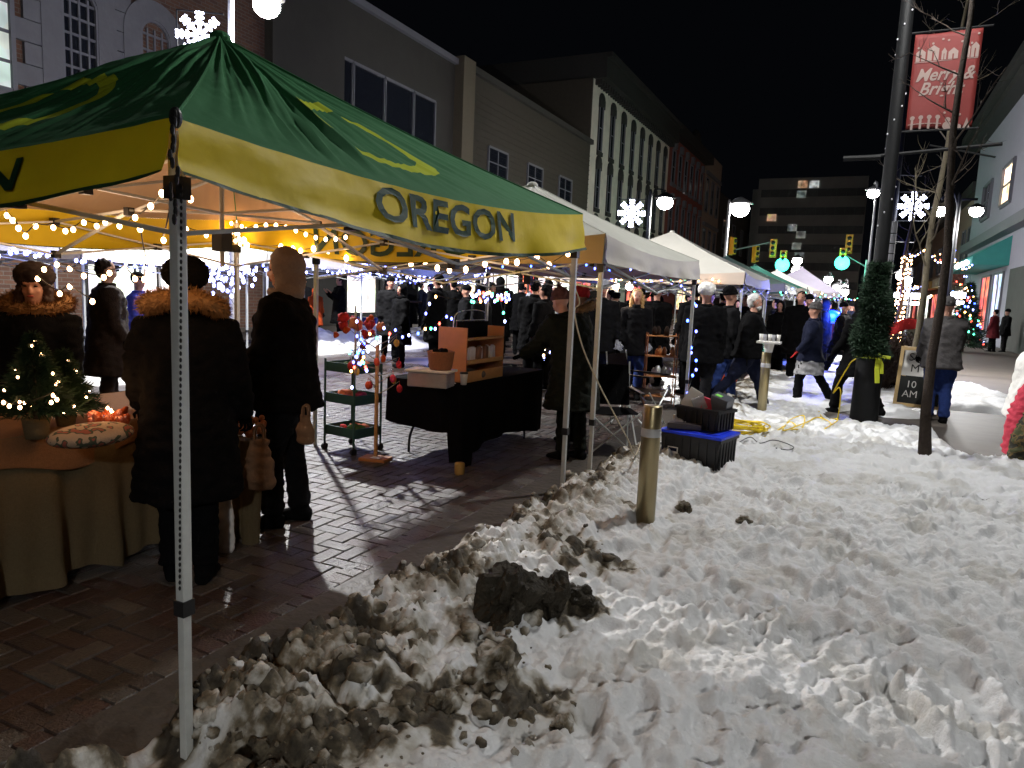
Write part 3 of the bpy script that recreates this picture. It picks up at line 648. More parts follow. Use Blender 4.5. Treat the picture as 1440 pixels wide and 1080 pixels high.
def tent(name, label, x0, x1, y0, y1, ze, zp, drop, roof, vals, legz=(0,0,0,0), pleat=0., nseg=26, frame=True, legs=(0,1,2,3), group='pop-up market tents in the row along the kerb', legw=.036, legm=METAL, bars=METAL, czs=None, drops=None):
    "corners: 0 near-right, 1 far-right, 2 far-left, 3 near-left; vals: materials of valance on sides right, far, left, near"
    t = thing(name, label, 'tent', ((x0+x1)/2, (y0+y1)/2, 0), 0, group)
    cx, cy = (x0+x1)/2, (y0+y1)/2
    L_ = lambda p: Vector((p[0]-cx, p[1]-cy, p[2]))
    cz = czs or (ze,)*4; dr = drops or (drop,)*4
    cor = [L_((x1,y0,cz[0])), L_((x1,y1,cz[1])), L_((x0,y1,cz[2])), L_((x0,y0,cz[3]))]; pk = Vector((0, 0, zp))
    sides = []
    for i in range(4):
        A, B = cor[i], cor[(i+1) % 4]
        nrm = (B-A).cross(pk-A); nrm.normalize()
        if nrm.z < 0: nrm = -nrm
        out = Vector((nrm.x, nrm.y, 0)).normalized()
        def fn(u, s, A=A, B=B, nrm=nrm, i=i):          # u across, s from peak (0) to eave (1)
            s_ = max(s, .012); e = A+(B-A)*u; p = pk+(e-pk)*s_
            sag = -.075*4*u*(1-u)*s_ - .035*math.sin(math.pi*s_)
            w = 0
            if pleat:
                env = min(1, 4*u*(1-u)*1.6)*math.sin(math.pi*min(1, s_*1.05))**.7*(1-.75*min(1,max(0,(u-.28)/.12)) if i == 0 else 1-.7*min(1,max(0,(s_-.3)/.25)))
                w = pleat*env*(abs(mnoise.noise(Vector((u*30+i*9, s_*1.3, i)))-.1)*1.7 + .6*mnoise.noise(Vector((u*70, s_*1.6, i+5))))
            w += .014*mnoise.noise(Vector((p.x*2, p.y*2, p.z*2+i*3)))+(.006*(abs(mnoise.noise(Vector((p.x*7+p.y*5, p.y*7-p.x*3, i*3.3))))-.2) if pleat else 0)
            if s_ > .97 or u < .01 or u > .99: w = 0
            return p+Vector((0, 0, sag))+nrm*w
        def vfn(u, v, A=A, B=B, out=out, i=i, fn=fn):   # valance, v down
            p = fn(u, 1.0); ww = .018*math.sin(u*9+i*2)*v + .014*mnoise.noise(Vector((u*9, v*2+i, 7)))*v*3 + (.010*mnoise.noise(Vector((u*26+v*5, v*3+i, 2))) if pleat else 0)
            ww += .03*v
            dd = dr[i]*(1-u)+dr[(i+1) % 4]*u + (.045*4*u*(1-u) if drops else -.05*4*u*(1-u))
            return p+Vector((0, 0, -dd*v))+out*(ww+.004)
        sides.append((fn, vfn, nrm, out))
    m = MB()
    for fn, vfn, nrm, out in sides: m.grid(lambda u, v: fn(u, 1-v), nseg, nseg)
    cn = m.build('canopy', roof, t, smooth=True)
    at = cn.data.attributes.new('us', 'FLOAT_VECTOR', 'POINT'); at.data.foreach_set('vector', np.array([(ii/nseg, 1-jj/nseg, kk) for kk in range(4) for jj in range(nseg+1) for ii in range(nseg+1)], dtype=np.float32).ravel())
    m = MB()
    for k in range(4):
        m.loft([sides[k][0](0, .02+.98*j/10)+Vector((0,0,.002)) for j in range(11)], [.006]*11, None, 6)
    m.ell(pk+Vector((0,0,-.01)), (.06,.06,.04)); m.build('seam', roof, t)
    for k, (fn, vfn, nrm, out) in enumerate(sides):
        if vals[k] is None: continue
        m = MB(); m.grid(vfn, nseg, 6); m.build('valance', vals[k], t, smooth=True)
    # frame
    for k in legs:
        c = cor[k]; zb = legz[k]; ins = Vector((-math.copysign(.03, c.x), -math.copysign(.03, c.y), 0)); q = c+ins
        m = MB(); w = legw; zj = zb+.58
        m.box((q.x, q.y, (zj+cz[k]-.03)/2), (w, w, cz[k]-.03-zj)); m.box((q.x, q.y, (zb+zj)/2), (w*.84, w*.84, zj-zb))
        leg = m.build('leg', legm, t, bevel=.003)
        m = MB(); m.box((q.x, q.y, zj), (w*1.25, w*1.25, .05)); m.build('collar', BLACKP, leg); m = MB(); m.box((q.x, q.y, cz[k]-dr[k]-.035), (w*1.5, w*1.5, .065)); m.build('bracket', BLACKP, leg)
        m = MB(); m.box((q.x, q.y, zb+.006), (w*2.2, w*2.2, .008)); m.build('foot_plate', legm, leg)
    if frame:
        m = MB(); hub = Vector((0, 0, ze-.28)); zt = ze-drop+.02; zb = ze-drop-.20; bw = .014; bh = .028; j = []
        for i in range(4):
            A, B = cor[i], cor[(i+1) % 4]; out = sides[i][3]
            for h in range(2):
                a = A+(B-A)*(h/2)-out*.035; b = A+(B-A)*((h+1)/2)-out*.035
                a.z = b.z = 0
                if h == 0: a = a+(B-A).normalized()*.04
                else: b = b-(B-A).normalized()*.04
                q1, q2 = (zt, zb) if h == 0 else (zb, zt)
                m.bar(a+Vector((0,0,q1)), b+Vector((0,0,q2)), bw, bh); m.bar(a+Vector((0,0,q2+(0 if h else 0)))-out*.02, b+Vector((0,0,q1))-out*.02, bw, bh)
                j.append((a+b)/2-out*.01+Vector((0,0,(zt+zb)/2)))
            mid = (A+B)/2; mid.z = 0
            for q1, q2 in ((zt, zb+.16), (zb, zt+.16)):
                a = mid-out*.05; hm = a*.5; m.bar(a+Vector((0,0,q1)), hm+Vector((0,0,(q1+q2)/2+.10)), bw, bh); m.bar(hm+Vector((.02,.02,(q1+q2)/2+.10)), Vector((0,0,q2+.1)), bw, bh)
            j.append(mid-out*.05+Vector((0,0,zb))); j.append(mid-out*.05+Vector((0,0,zt))); j.append(mid*.5+Vector((0,0,(zt+zb)/2+.17)))
        m.cyl((0,0,zb-.05), (0,0,zp-.04), .014, None, 8)
        m.build('scissor_frame', bars, t, bevel=.002)
        m = MB(); m.box((0,0,zb+.1), (.08,.08,.12)); m.build('hub', BLACKP, t)
        if nseg > 12:
            m = MB(); m.box((0,0,0), (.045,.045,.05)); jm = m.mesh('joint', False); jm.materials.append(BLACKP)
            for q in j: o = bpy.data.objects.new('joint', jm); COL.objects.link(o); o.parent = t; o.location = q
    return t, sides, cor
T1 = (-5.06, -1.785, 1.45, 4.74)
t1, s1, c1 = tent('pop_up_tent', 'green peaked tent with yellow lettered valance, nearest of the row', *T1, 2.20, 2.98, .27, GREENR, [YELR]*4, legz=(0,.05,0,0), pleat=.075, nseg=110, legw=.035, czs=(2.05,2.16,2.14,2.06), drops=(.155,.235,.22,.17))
def side_text(k, s, size, u0, v0, mat, flip=False, sx=1., off=.006, par=t1):
    fn, vfn, nrm, out = s1[k]; Lx = (c1[(k+1) % 4]-c1[k]).length; sg = -1 if flip else 1
    def f(x, y):
        u = min(1, max(0, u0+sg*x/Lx)); v = min(1.05, max(-.1, v0-y/.25))
        return vfn(u, v)+out*(off if not flip else off)
    return text_obj(s, size, f, mat, par, bold=.005, sx=sx)
# right side seen from +X: text reads along +Y  (left to right = near to far)
side_text(0, 'OREGON', .215, .47, .42, DKG, sx=1.42)
side_text(3, 'OREGON', .20, .598, .50, DKG, sx=1.5)          # near side (u runs near-left to near-right)
side_text(1, 'OREGON', .27, .5, .5, DKG, sx=1.35, off=-.012)
def ring_shader():
    m = GREENR; N = m.node_tree.nodes; L = m.node_tree.links; b = N['Principled BSDF']
    a = N.new('ShaderNodeAttribute'); a.attribute_name = 'us'; sp = N.new('ShaderNodeSeparateXYZ'); L.new(a.outputs['Vector'], sp.inputs[0])
    def mt(op, x, y=None):
        n = N.new('ShaderNodeMath'); n.operation = op
        for k, q in enumerate((x, y)):
            if q is None: continue
            if isinstance(q, (int, float)): n.inputs[k].default_value = q
            else: L.new(q, n.inputs[k])
        return n.outputs[0]
    dx = mt('POWER', mt('ABSOLUTE', mt('DIVIDE', mt('SUBTRACT', sp.outputs[0], .49), .18)), 2.6); dy = mt('POWER', mt('ABSOLUTE', mt('DIVIDE', mt('SUBTRACT', sp.outputs[1], .62), .21)), 2.6)
    d = mt('ADD', dx, dy); f = mt('MULTIPLY', mt('LESS_THAN', d, 1.0), mt('GREATER_THAN', d, .42))
    src = b.inputs['Base Color'].links[0].from_socket; mx = N.new('ShaderNodeMix'); mx.data_type = 'RGBA'
    g = N.new('ShaderNodeNewGeometry'); f = mt('MULTIPLY', f, mt('SUBTRACT', 1.0, g.outputs['Backfacing']))
    L.new(f, mx.inputs['Factor']); L.new(src, mx.inputs['A']); mx.inputs['B'].default_value = (.50,.58,.02,1); L.new(mx.outputs['Result'], b.inputs['Base Color'])
ring_shader()
# dark green hem along the valance foot
for k in range(4):
    fn, vfn, nrm, out = s1[k]; m = MB(); m.grid(lambda u, v: vfn(u, .955+v*.07)+out*.004, 60, 1); m.build('hem', DKG, t1)
# black corner webbing and chain hanging at the near post
m = MB(); q = Vector((T1[1]-.0, T1[2]-.0, 0)); pts = [(T1[1]-(T1[0]+T1[1])/2+.03+.01*math.sin(k*1.1), T1[2]-(T1[2]+T1[3])/2-.03+.008*math.cos(k*1.7), 2.05-k*.022) for k in range(15)]
for k in range(14): m.ell(pts[k], (.007,.007,.017), 0, 6, 4)
m.ell((pts[0][0]-.01, pts[0][1]+.01, 2.045), (.018,.018,.03)); m.build('corner_strap', BLACKP, t1)
lx = c1[0]+Vector((-.03,.03,0)); m = MB()
for k in range(64):
    z = 1.86-k*.0192; xx = .028-.00075*k*1.0
    kk = .012-.026*k/64; m.ell((lx.x+.78*.026+.9*kk, lx.y-.63*.026+.43*kk, z), (.004,.004,.0075), 0, 6, 4)
m.build('light_chain', BLACKP, t1)
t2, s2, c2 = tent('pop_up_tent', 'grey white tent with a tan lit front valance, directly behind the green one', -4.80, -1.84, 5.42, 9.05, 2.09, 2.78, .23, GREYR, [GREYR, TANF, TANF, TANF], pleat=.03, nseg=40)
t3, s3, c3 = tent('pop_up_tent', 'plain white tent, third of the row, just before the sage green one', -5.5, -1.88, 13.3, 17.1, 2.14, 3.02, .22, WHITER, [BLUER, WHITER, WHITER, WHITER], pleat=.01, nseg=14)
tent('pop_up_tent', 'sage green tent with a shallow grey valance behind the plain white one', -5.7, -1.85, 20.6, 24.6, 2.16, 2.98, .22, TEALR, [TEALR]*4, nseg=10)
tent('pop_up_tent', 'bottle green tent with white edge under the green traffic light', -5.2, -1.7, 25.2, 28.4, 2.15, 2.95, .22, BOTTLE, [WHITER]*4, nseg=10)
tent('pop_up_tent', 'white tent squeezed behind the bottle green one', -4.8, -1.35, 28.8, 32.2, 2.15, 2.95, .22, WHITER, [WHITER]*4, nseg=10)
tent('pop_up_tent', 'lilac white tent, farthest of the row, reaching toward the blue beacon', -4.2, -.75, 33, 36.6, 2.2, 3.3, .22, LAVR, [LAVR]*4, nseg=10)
# tents across the street
G2 = 'market tents across the street'
tent('pop_up_tent', 'grey white tent across the street at the left edge, fringed with blue white lights', -14.4, -11.1, 3.4, 6.9, 2.15, 3.0, .24, GREYR, [GREYR]*4, nseg=10, group=G2)
tent('pop_up_tent', 'white tent across the street beneath the backlit fascia', -14.6, -11.3, 7.4, 10.9, 2.0, 2.8, .16, WHITER, [WHITER]*4, nseg=10, group=G2)
tent('pop_up_tent', 'grey white tent across the street seen just right of the hooded man', -14.4, -11.1, 11.2, 14.4, 2.25, 3.1, .26, GREYR, [GREYR]*4, nseg=10, group=G2)
tent('pop_up_tent', 'low dark blue tent across the street with nets of blue white lights', -13.6, -10.4, 15.0, 19.4, 2.15, 2.9, .2, pm('slate_canopy', (.08,.09,.14), .8), [pm('slate_canopy', (.08,.09,.14), .8)]*4, nseg=10, group=G2)
# ------------------------------------------------------------------ string lights
def icob(r, seg=6): m = MB(); m.ell((0,0,0), (r, r, r*1.3), 0, seg, 5); return m.mesh('bulb', True)
BM = {}
def bulbmesh(mat, r):
    k = (mat.name, r)
    if k not in BM: me = icob(r); me.materials.append(mat); BM[k] = me
    return BM[k]
WIRE = pm('dark_wire', (.012,.014,.010), .5, 0, .2, 10, 0)
def lights(label, pts, mats, r=.016, wire=.003, drop=.015, group=None, wpath=None):
    pts = [Vector(p) for p in pts]; o = pts[0]
    t = thing('string_lights', label, 'string lights', o, 0, group)
    m = MB(); path = wpath or []
    if not path:
        for i in range(len(pts)-1):
            for k in range(3): p = pts[i].lerp(pts[i+1], k/3); path.append(p+Vector((0,0,drop - .02*(1-abs(k/1.5-1))*min(1,(pts[i+1]-pts[i]).length*3))))
        path.append(pts[-1]+Vector((0,0,drop)))
    m.loft([p-o for p in path], [wire]*len(path), None, 5); m.build('wire', WIRE, t)
    for i, p in enumerate(pts):
        b = bpy.data.objects.new('bulb', bulbmesh(mats[i % len(mats)], r)); COL.objects.link(b); b.parent = t; b.location = p-o
    return t
G3 = 'warm white string lights on the green tent'
s = lights('warm bulb string draped along the left of the green tent roof', [P(-20,300,3.2), P(5,288,3.2),P(10,303,3.2),P(18,310,3.2),P(26,321,3.2),P(36,332,3.3),P(50,318,3.4),P(75,320,3.5),P(92,325,3.5),P(103,323,3.5),P(118,313,3.5),P(136,318,3.5),P(148,313,3.5),P(168,318,3.4),P(190,306,3.1),P(212,290,2.8),P(228,272,2.5),P(243,263,2.36)], [BULBW], .011, group=G3)
lamp(s, Vector((-4.3,3.0,1.85))-P(-20,300,3.2), 15, (1,.64,.38), .25, 'string_glow')
s = lights('warm bulb string hanging in a loop beside the left vendor', [P(197,322,2.9),P(205,366,3.1),P(203,393,3.2),P(190,392,3.3),P(176,378,3.4),P(154,384,3.4),P(146,390,3.4),P(118,388,3.4),P(98,378,3.5),P(80,372,3.5),P(62,379,3.6),P(53,392,3.6),P(84,413,3.5),P(98,403,3.5),P(130,424,3.4)], [BULBW], .011, group=G3)
lamp(s, Vector((.0,.15,-.12)), 5, (1,.55,.25), .15, 'string_glow')
s = lights('warm bulb pair clipped to the near corner bracket of the green tent', [P(268,280,2.22),P(245,262,2.3),P(230,338,2.6)], [BULBW], .009, group=G3)
pB = [(343,338,5.6),(347,345,5.6),(395,347,6.1),(412,350,6.1),(423,353,6.1),(441,350,6),(463,355,6),(472,361,6),(487,363,5.9),(517,362,5.9),(535,361,5.8),(550,357,5.8),(578,371,5.8),(598,368,5.7),(615,377,5.7),(632,380,5.7),(655,379,5.6),(682,371,5.5),(712,368,5.5),(727,369,5.4),(755,361,5.3),(772,373,5.3),(799,356,5.15)]
s = lights('warm bulb string running along the back edge of the green tent', [P(*q) for q in pB], [BULBW], .021, group=G3)
o_ = P(*pB[0]); lamp(s, Vector((-2.6,4.55,1.75))-o_, 5, (1,.64,.38), .2, 'string_glow'); lamp(s, Vector((-4.2,4.5,1.75))-o_, 6, (1,.64,.38), .2, 'string_glow')
lights('warm bulb string crossing under the middle of the green tent roof', [P(262+i*14, 322+9*math.sin(i*.55)+i*.4, 4.6+i*.03) for i in range(17)], [BULBW], .013, group=G3)
lights('warm bulb tangle at the far left post of the green tent', [P(330+rng.uniform(-12,12),328+rng.uniform(-18,22),6.2) for _ in range(12)], [BULBW], .014, group=G3)
def jit(a, b, n, jz=.04, jx=.05, sag=0.):
    a = Vector(a); b = Vector(b); return [a.lerp(b, (i+.5)/n)+Vector((rng.uniform(-jx,jx), rng.uniform(-jx,jx), rng.uniform(-jz,jz)-sag*4*(i/n)*(1-i/n))) for i in range(n)]
G4 = 'blue white light strings across the street'
for k, (a, b, n, lab) in enumerate((((-11.05,4.2,1.86),(-11.05,6.9,1.88),46,'blue white light string fringing the far left tent across the street'),
    ((-11.2,7.2,1.84),(-11.2,11.0,1.82),44,'blue white light string along the white tent under the fascia'),
    ((-11.0,10.4,1.86),(-11.0,14.5,1.96),40,'blue white light string along the valance right of the hooded man'),
    ((-10.35,12.6,2.1),(-10.3,19.4,2.28),60,'upper string of blue white lights on the slate tent front'),
    ((-10.9,13.8,1.92),(-10.35,19.4,2.08),70,'lower string of blue white lights on the slate tent front'),
    ((-10.7,15.0,1.80),(-10.3,18.6,1.86),46,'drooping end of blue white lights under the slate tent front'))):
    s = lights(lab, jit(a, b, n, .07, .06), [BULBC, BULBC, BULBB], .026, .004, group=G4)
    lamp(s, (Vector(b)-Vector(a))*.5+Vector((.25,0,-.2)), 30, (.3,.35,1), .5, 'string_glow')
s = lights('dense knot of cool white lights beside the fur hooded shopper', [P(318+rng.normal(0,17), 391+rng.normal(0,13), 10+rng.uniform(-.2,.2)) for _ in range(60)], [BULBC], .024, .004, group=G4)
lights('blue light string along the back of the second tent', jit((-5.2,8.9,1.95),(-2.0,8.9,1.98),16,.04), [BULBB, BULBP], .014)
lights('loose blue light string between the tan and white tents', [P(x,y,9.5) for x,y in ((860,392),(880,388),(893,397),(905,400),(916,396),(930,394),(945,398),(958,402))], [BULBB], .014)
lights('amber light string under the plain white tent front', jit((-4.7,13.25,1.93),(-2.3,13.25,1.98),22,.03), [BULBA, BULBG, BULBW], .016)
lights('blue light string twisted down the second tent far post', [P(976,427,9.0),P(979,430,9.0),P(967,451,9.0),P(979,466,9.0),P(972,489,9.0),P(972,496,9.0),P(979,507,9.0),P(979,520,9.0),P(974,528,9.0),P(967,553,8.9)], [BULBP, BULBB], .016)
for k, y in enumerate((20.7, 25.3, 29, 33.1, 38)):
    lights(('nearest','second nearest','third','fourth','farthest')[k]+' of the small coloured light strings on the distant tent fronts', jit((-4.6+k*.4,y,1.95),(-1.2+k*.3,y,1.98),20,.06), [BULBC, BULBB, BULBW, BULBG], .022, .004, group='light strings on the distant tents')
lights('multicoloured lights knotted over the trolley and ornament stand', [P(505+rng.normal(0,8), 500+rng.normal(0,18), 6.1) for _ in range(26)]+[P(x,y+rng.uniform(-4,4),6.3) for x,y in ((512,480),(520,470),(530,474),(540,462),(548,472),(556,466),(566,470),(575,474),(588,468),(598,466),(606,462),(612,466),(618,456),(628,447),(635,445))], [BULBB,BULBC,BULBP,BULBA,BULBG,BULBC,BULBR,BULBB], .012)
ar = [P(628+30*math.cos(a)+ (10 if a<1.6 else 0), 450-38*math.sin(a), 6.3) for a in (2.9,2.5,2.1)]+[P(662+i*5.5+rng.uniform(-2,2), 417+rng.uniform(-6,7), 6.2) for i in range(11)]+[P(712,424,6.2),P(708,440,6.2),P(710,452,6.2)]
lights('multicoloured lights wound over the jewellery hanger above the wooden shelf', ar+[P(660+rng.uniform(0,55), 417+rng.uniform(-8,8), 6.2) for _ in range(24)], [BULBB,BULBC,BULBA,BULBG,BULBC,BULBR], .012)
lights('short cool white strand hanging beside the striped hat vendor', [P(768+rng.normal(0,4), 455+i*4.5, 8.2) for i in range(12)], [BULBW, BULBC], .014)
for nm, px, py, dd, lab in (('globe_bulb',866,402,11.3,'glowing globe bulb under the white tent above the couple, left one'),('globe_bulb',885,403,11.4,'glowing globe bulb under the white tent above the couple, right one')):
    m = MB(); m.ell((0,0,0), .06); m.cyl((0,0,.05),(0,0,.35),.008); o = m.build(nm, em('globe_glow', (1,.8,.65), 20), smooth=True, loc=P(px,py,dd)); tag(o, lab, 'bulb')
    lamp(o, (0,0,-.1), 14, (1,.75,.55), .08, 'bulb_light')
# ------------------------------------------------------------------ people
def dirv(a, out=0.): return Vector((math.sin(a)*math.cos(out), math.sin(out), -math.cos(a)*math.cos(out)))
def hair_tufts(mb, pts, ln, w, n=1, spread=.5):
    for p, nrm in pts:
        for _ in range(n):
            d = (Vector(nrm)+Vector((rng.normal(0,spread), rng.normal(0,spread), rng.normal(0,spread)-.15))).normalized(); s = d.orthogonal().normalized()
            l = ln*rng.uniform(.5,1.1); b = Vector(p)-d*.01
            mb.add([b-s*w, b+s*w, b+d*l], [(0,1,2)])
def person(x, y, z, yaw, h, label, coat=BLACK, hem=.78, pants=BLACK, boots=BLACK, hat=None, hatm=BLACK, hair=None, hairm=None, fur=None,
           legs=((.05,.05),(-.05,.05)), arms=((.08,.12,.35),(.08,.12,.35)), lean=0., hyaw=0., nod=0., near=False, glove=BLACK, bulk=1., skirt=None, scarf=None, group=None, beard=None, bend=0.):
    k = h/1.75; vx = .012 if near else .019
    t = thing('person', label, 'person', (x, y, z), yaw, group)
    u = Vector((math.sin(lean), 0, math.cos(lean))); u2 = Vector((math.sin(lean+bend+nod*.3), 0, math.cos(lean+bend+nod*.3)))
    J = {}; lowest = 9
    for s, (a, b) in zip((1, -1), legs):
        hip = Vector((0, .09*s, .93)); kn = hip+dirv(a)*.44; an = kn+dirv(a-b)*.42; J[s] = [hip, kn, an]; lowest = min(lowest, an.z)
    sh = Vector((0, 0, .085-lowest)); pel = Vector((0, 0, .95))+sh
    for s in (1, -1): J[s] = [p+sh for p in J[s]]
    chest = pel+u*.30; ub = Vector((math.sin(lean+bend), 0, math.cos(lean+bend))); neck = chest+ub*.25; head = neck+u2*.165
    HM = Matrix.Rotation(hyaw, 3, 'Z') @ Matrix.Rotation(lean*.5+bend*.6+nod, 3, 'Y')
    A = {}
    for s, (sw, ou, el) in zip((1, -1), arms):
        so = chest+ub*.18+Vector((0, .185*s, 0)); e = so+dirv(sw+lean*.4, ou*s)*.285; w_ = e+dirv(sw+el+lean*.4, (ou*.3-(.25 if el > .9 else 0))*s)*.25; A[s] = [so, e, w_]
    # --- body (one continuous surface)
    b = MB(); V_ = lambda q: q*k
    def loft(mb, pts, rad, **kw): mb.loft([p*k for p in pts], [tuple(c*k for c in (r if isinstance(r, tuple) else (r, r))) for r in rad], **kw)
    loft(b, [pel-u*.08, pel+u*.05, pel+u*.18, chest, chest+ub*.15, neck-ub*.02, neck+ub*.02], [(.13,.09),(.15,.10),(.13,.09),(.15,.10),(.165,.09),(.10,.07),(.055,.055)], wax=(0,1,0), seg=16)
    loft(b, [neck-ub*.04, neck+u2*.04, head-u2*.02], [.06,.055,.055], wax=(0,1,0), seg=12)
    def H(p): return (head + HM @ Vector(p))
    hb = MB()
    hb.ell(H((-.008,0,.028))*k, (.094*k,.076*k,.092*k), 0, 20, 14, M=HM); hb.ell(H((.022,0,-.045))*k, (.066*k,.056*k,.068*k), 0, 16, 12, M=HM)
    hb.ell(H((.062,0,-.086))*k, (.022*k,.024*k,.018*k), 0, 10, 8, M=HM); hb.ell(H((.088,0,-.022))*k, (.022*k,.012*k,.026*k), 0, 10, 8, M=HM); hb.ell(H((.096,0,-.034))*k, (.014*k,.015*k,.010*k), 0, 8, 6, M=HM)
    for s in (1,-1): hb.ell(H((-.005,.076*s,-.01))*k, (.02*k,.012*k,.032*k), 0, 8, 8, M=HM); hb.ell(H((.072,.030*s,.022))*k, (.018*k,.022*k,.008*k), 0, 8, 6, M=HM); hb.ell(H((.062,.036*s,-.03))*k, (.022*k,.02*k,.018*k), 0, 8, 6, M=HM)
    b.v += []; o = len(b.v); b.v.extend(hb.v); b.f.extend(tuple(i+o for i in f) for f in hb.f); b.m.extend(hb.m)
    hands = []
    for s in (1,-1):
        so, e, w_ = A[s]; d = (w_-e).normalized()
        loft(b, [chest+ub*.14+Vector((0,.10*s,0)), so, e, w_, w_+d*.02], [.055,.052,.04,.028,.027], seg=10)
        side = Vector((0,1,0)); side = (side-d*side.dot(d)).normalized(); up_ = d.cross(side)
        b.ell((w_+d*.06)*k, (.045*k,.018*k,.045*k), 0, 10, 8, M=Matrix((d, up_, side)).transposed()); hands.append((w_, d, up_, side, s))
        hip, kn, an = J[s]; loft(b, [pel-u*.02+Vector((0,.05*s,0)), hip, hip.lerp(kn,.4), kn, kn.lerp(an,.35), an], [.09,.088,.078,.055,.052,.038], seg=12)
        f0 = Vector((1, .12*s, 0)).normalized(); loft(b, [an-f0*.05+Vector((0,0,-.03)), an+f0*.06+Vector((0,0,-.035)), an+f0*.15+Vector((0,0,-.05))], [(.035,.04),(.04,.035),(.03,.02)], wax=(0,1,0), seg=10)
    me = remesh(b, vx, 2)
    fb = MB()                                                    # fingers, eyes and lips joined into the same mesh
    for w_, d, up_, side, s in hands:
        for i in range(4):
            c = side*((i-1.5)*.019); ln = (.062,.072,.067,.052)[i]; p0 = w_+d*.085+c; cu_ = up_*(.02*s if False else 0)-Vector((0,0,0))
            p1 = p0+d*ln*.5; inw = Vector((0,-s,0)); p2 = p1+d*ln*.35+inw*.012; p3 = p2+d*ln*.15+inw*.02
            fb.loft([q*k for q in (p0-d*.02, p1, p2, p3)], [.0088*k,.0085*k,.0078*k,.006*k], None, 6)
        th = w_+d*.04+side*(.035)*(1 if d.x > -5 else -1); fb.loft([q*k for q in (th-side*.01, th+d*.03+side*.018, th+d*.06+side*.016)], [.011*k,.0095*k,.007*k], None, 6)
    nh = len(fb.f)
    for s in (1,-1): fb.ell(H((.079,.030*s,.004))*k, (.007*k,.013*k,.0065*k), 0, 8, 6, M=HM)
    ne = len(fb.f)
    fb.ell(H((.086,0,-.062))*k, (.008*k,.023*k,.008*k), 0, 10, 6, M=HM)
    bm = bmesh.new(); bm.from_mesh(me); n0 = len(bm.faces)
    wr = [A[s][2]*k for s in (1,-1)]
    for f in bm.faces:
        c = f.calc_center_median(); f.smooth = True
        for w_, d, up_, side, s in hands:
            if (c-w_*k).dot(d) > -.01 and (c-w_*k).length < .2*k: f.material_index = 3
    vs = [bm.verts.new(v) for v in fb.v]
    for i, f in enumerate(fb.f):
        nf = bm.faces.new([vs[j] for j in f]); nf.smooth = True; nf.material_index = 3 if i < nh else (1 if i < ne else 2)
    bm.to_mesh(me); bm.free(); me.name = 'body'
    body = link('body', me, [SKIN, EYE, LIPS, glove or SKIN], t)
    # --- trousers
    B_ = bulk
    m = MB(); loft(m, [pel-u*.06, pel+u*.10], [(.165*B_,.125*B_),(.16*B_,.12*B_)], wax=(0,1,0), seg=14)
    for s in (1,-1):
        hip, kn, an = J[s]; loft(m, [pel-u*.0+Vector((0,.06*s,0)), hip, hip.lerp(kn,.5), kn, kn.lerp(an,.5), an+(kn-an).normalized()*.02], [.10*B_,.105*B_,.098*B_,.078,.078,.075], seg=12)
    me = remesh(m, vx*1.2, 2, .009, 9, x*3); link('trousers', me, pants, t)
    for s in (1,-1):
        hip, kn, an = J[s]; f0 = Vector((1,.12*s,0)).normalized(); m = MB(); dn = (an-kn).normalized()
        loft(m, [an-dn*.14, an-dn*.05, an+Vector((0,0,-.02))-f0*.01], [.062,.056,.058], seg=12); loft(m, [an-f0*.075+Vector((0,0,-.042)), an-f0*.02+Vector((0,0,-.036)), an+f0*.08+Vector((0,0,-.043)), an+f0*.165+Vector((0,0,-.058)), an+f0*.195+Vector((0,0,-.065))], [(.04,.042),(.05,.05),(.05,.043),(.045,.028),(.025,.016)], wax=(0,1,0), seg=12)
        me = remesh(m, .012, 2); link('boot', me, boots, t)
    # --- coat
    m = MB(); hz = hem*1.0
    hemp = Vector((0,0,hz)) + Vector((math.sin(lean)*-.0,0,0)); low = max(0, (pel.z-hz))
    rings = [chest+ub*.245, chest+ub*.19, chest+ub*.10, chest-u*.05, chest-u*.2, pel-u*.02]
    rad = [(.085*B_,.085*B_),(.175*B_,.115*B_),(.195*B_,.14*B_),(.19*B_,.145*B_),(.19*B_,.15*B_),(.205*B_,.165*B_)]
    if low > .06:
        mid = Vector(((J[1][1].x+J[-1][1].x)/2*min(1,low/.5), 0, pel.z-low)); rings.append(mid); sp = abs(J[1][1].x-J[-1][1].x)*.5*min(1,low/.45); rad.append(((.215+low*.06)*B_, (.175+low*.06)*B_+sp*.6))
    loft(m, rings[::-1], rad[::-1], wax=(0,1,0), seg=18)
    for s in (1,-1):
        so, e, w_ = A[s]; loft(m, [chest+ub*.17+Vector((0,.10*s,0)), so+Vector((0,.005*s,-.01)), so.lerp(e,.5), e, e.lerp(w_,.5), w_+(w_-e).normalized()*.005], [.085*B_,.088*B_,.08*B_,.066*B_,.062*B_,.052*B_], seg=12)
    me = remesh(m, vx*1.25, 3, .012, 8, y*3+x); link('coat', me, coat, t)
    m = MB(); loft(m, [neck-ub*.03, neck+u2*.035], [(.09,.10),(.085,.095)], wax=(0,1,0), seg=14)
    if scarf: m2 = MB(); loft(m2, [neck-ub*.03+Vector((.01,0,0)), neck+u2*.03, neck+u2*.075], [(.105,.115),(.11,.12),(.09,.10)], wax=(0,1,0), seg=14); link('scarf', remesh(m2, vx, 3, .02, 14, x), scarf, t)
    elif hat != 'hood': link('collar', remesh(m, vx, 2, .01, 9, x), coat, t)
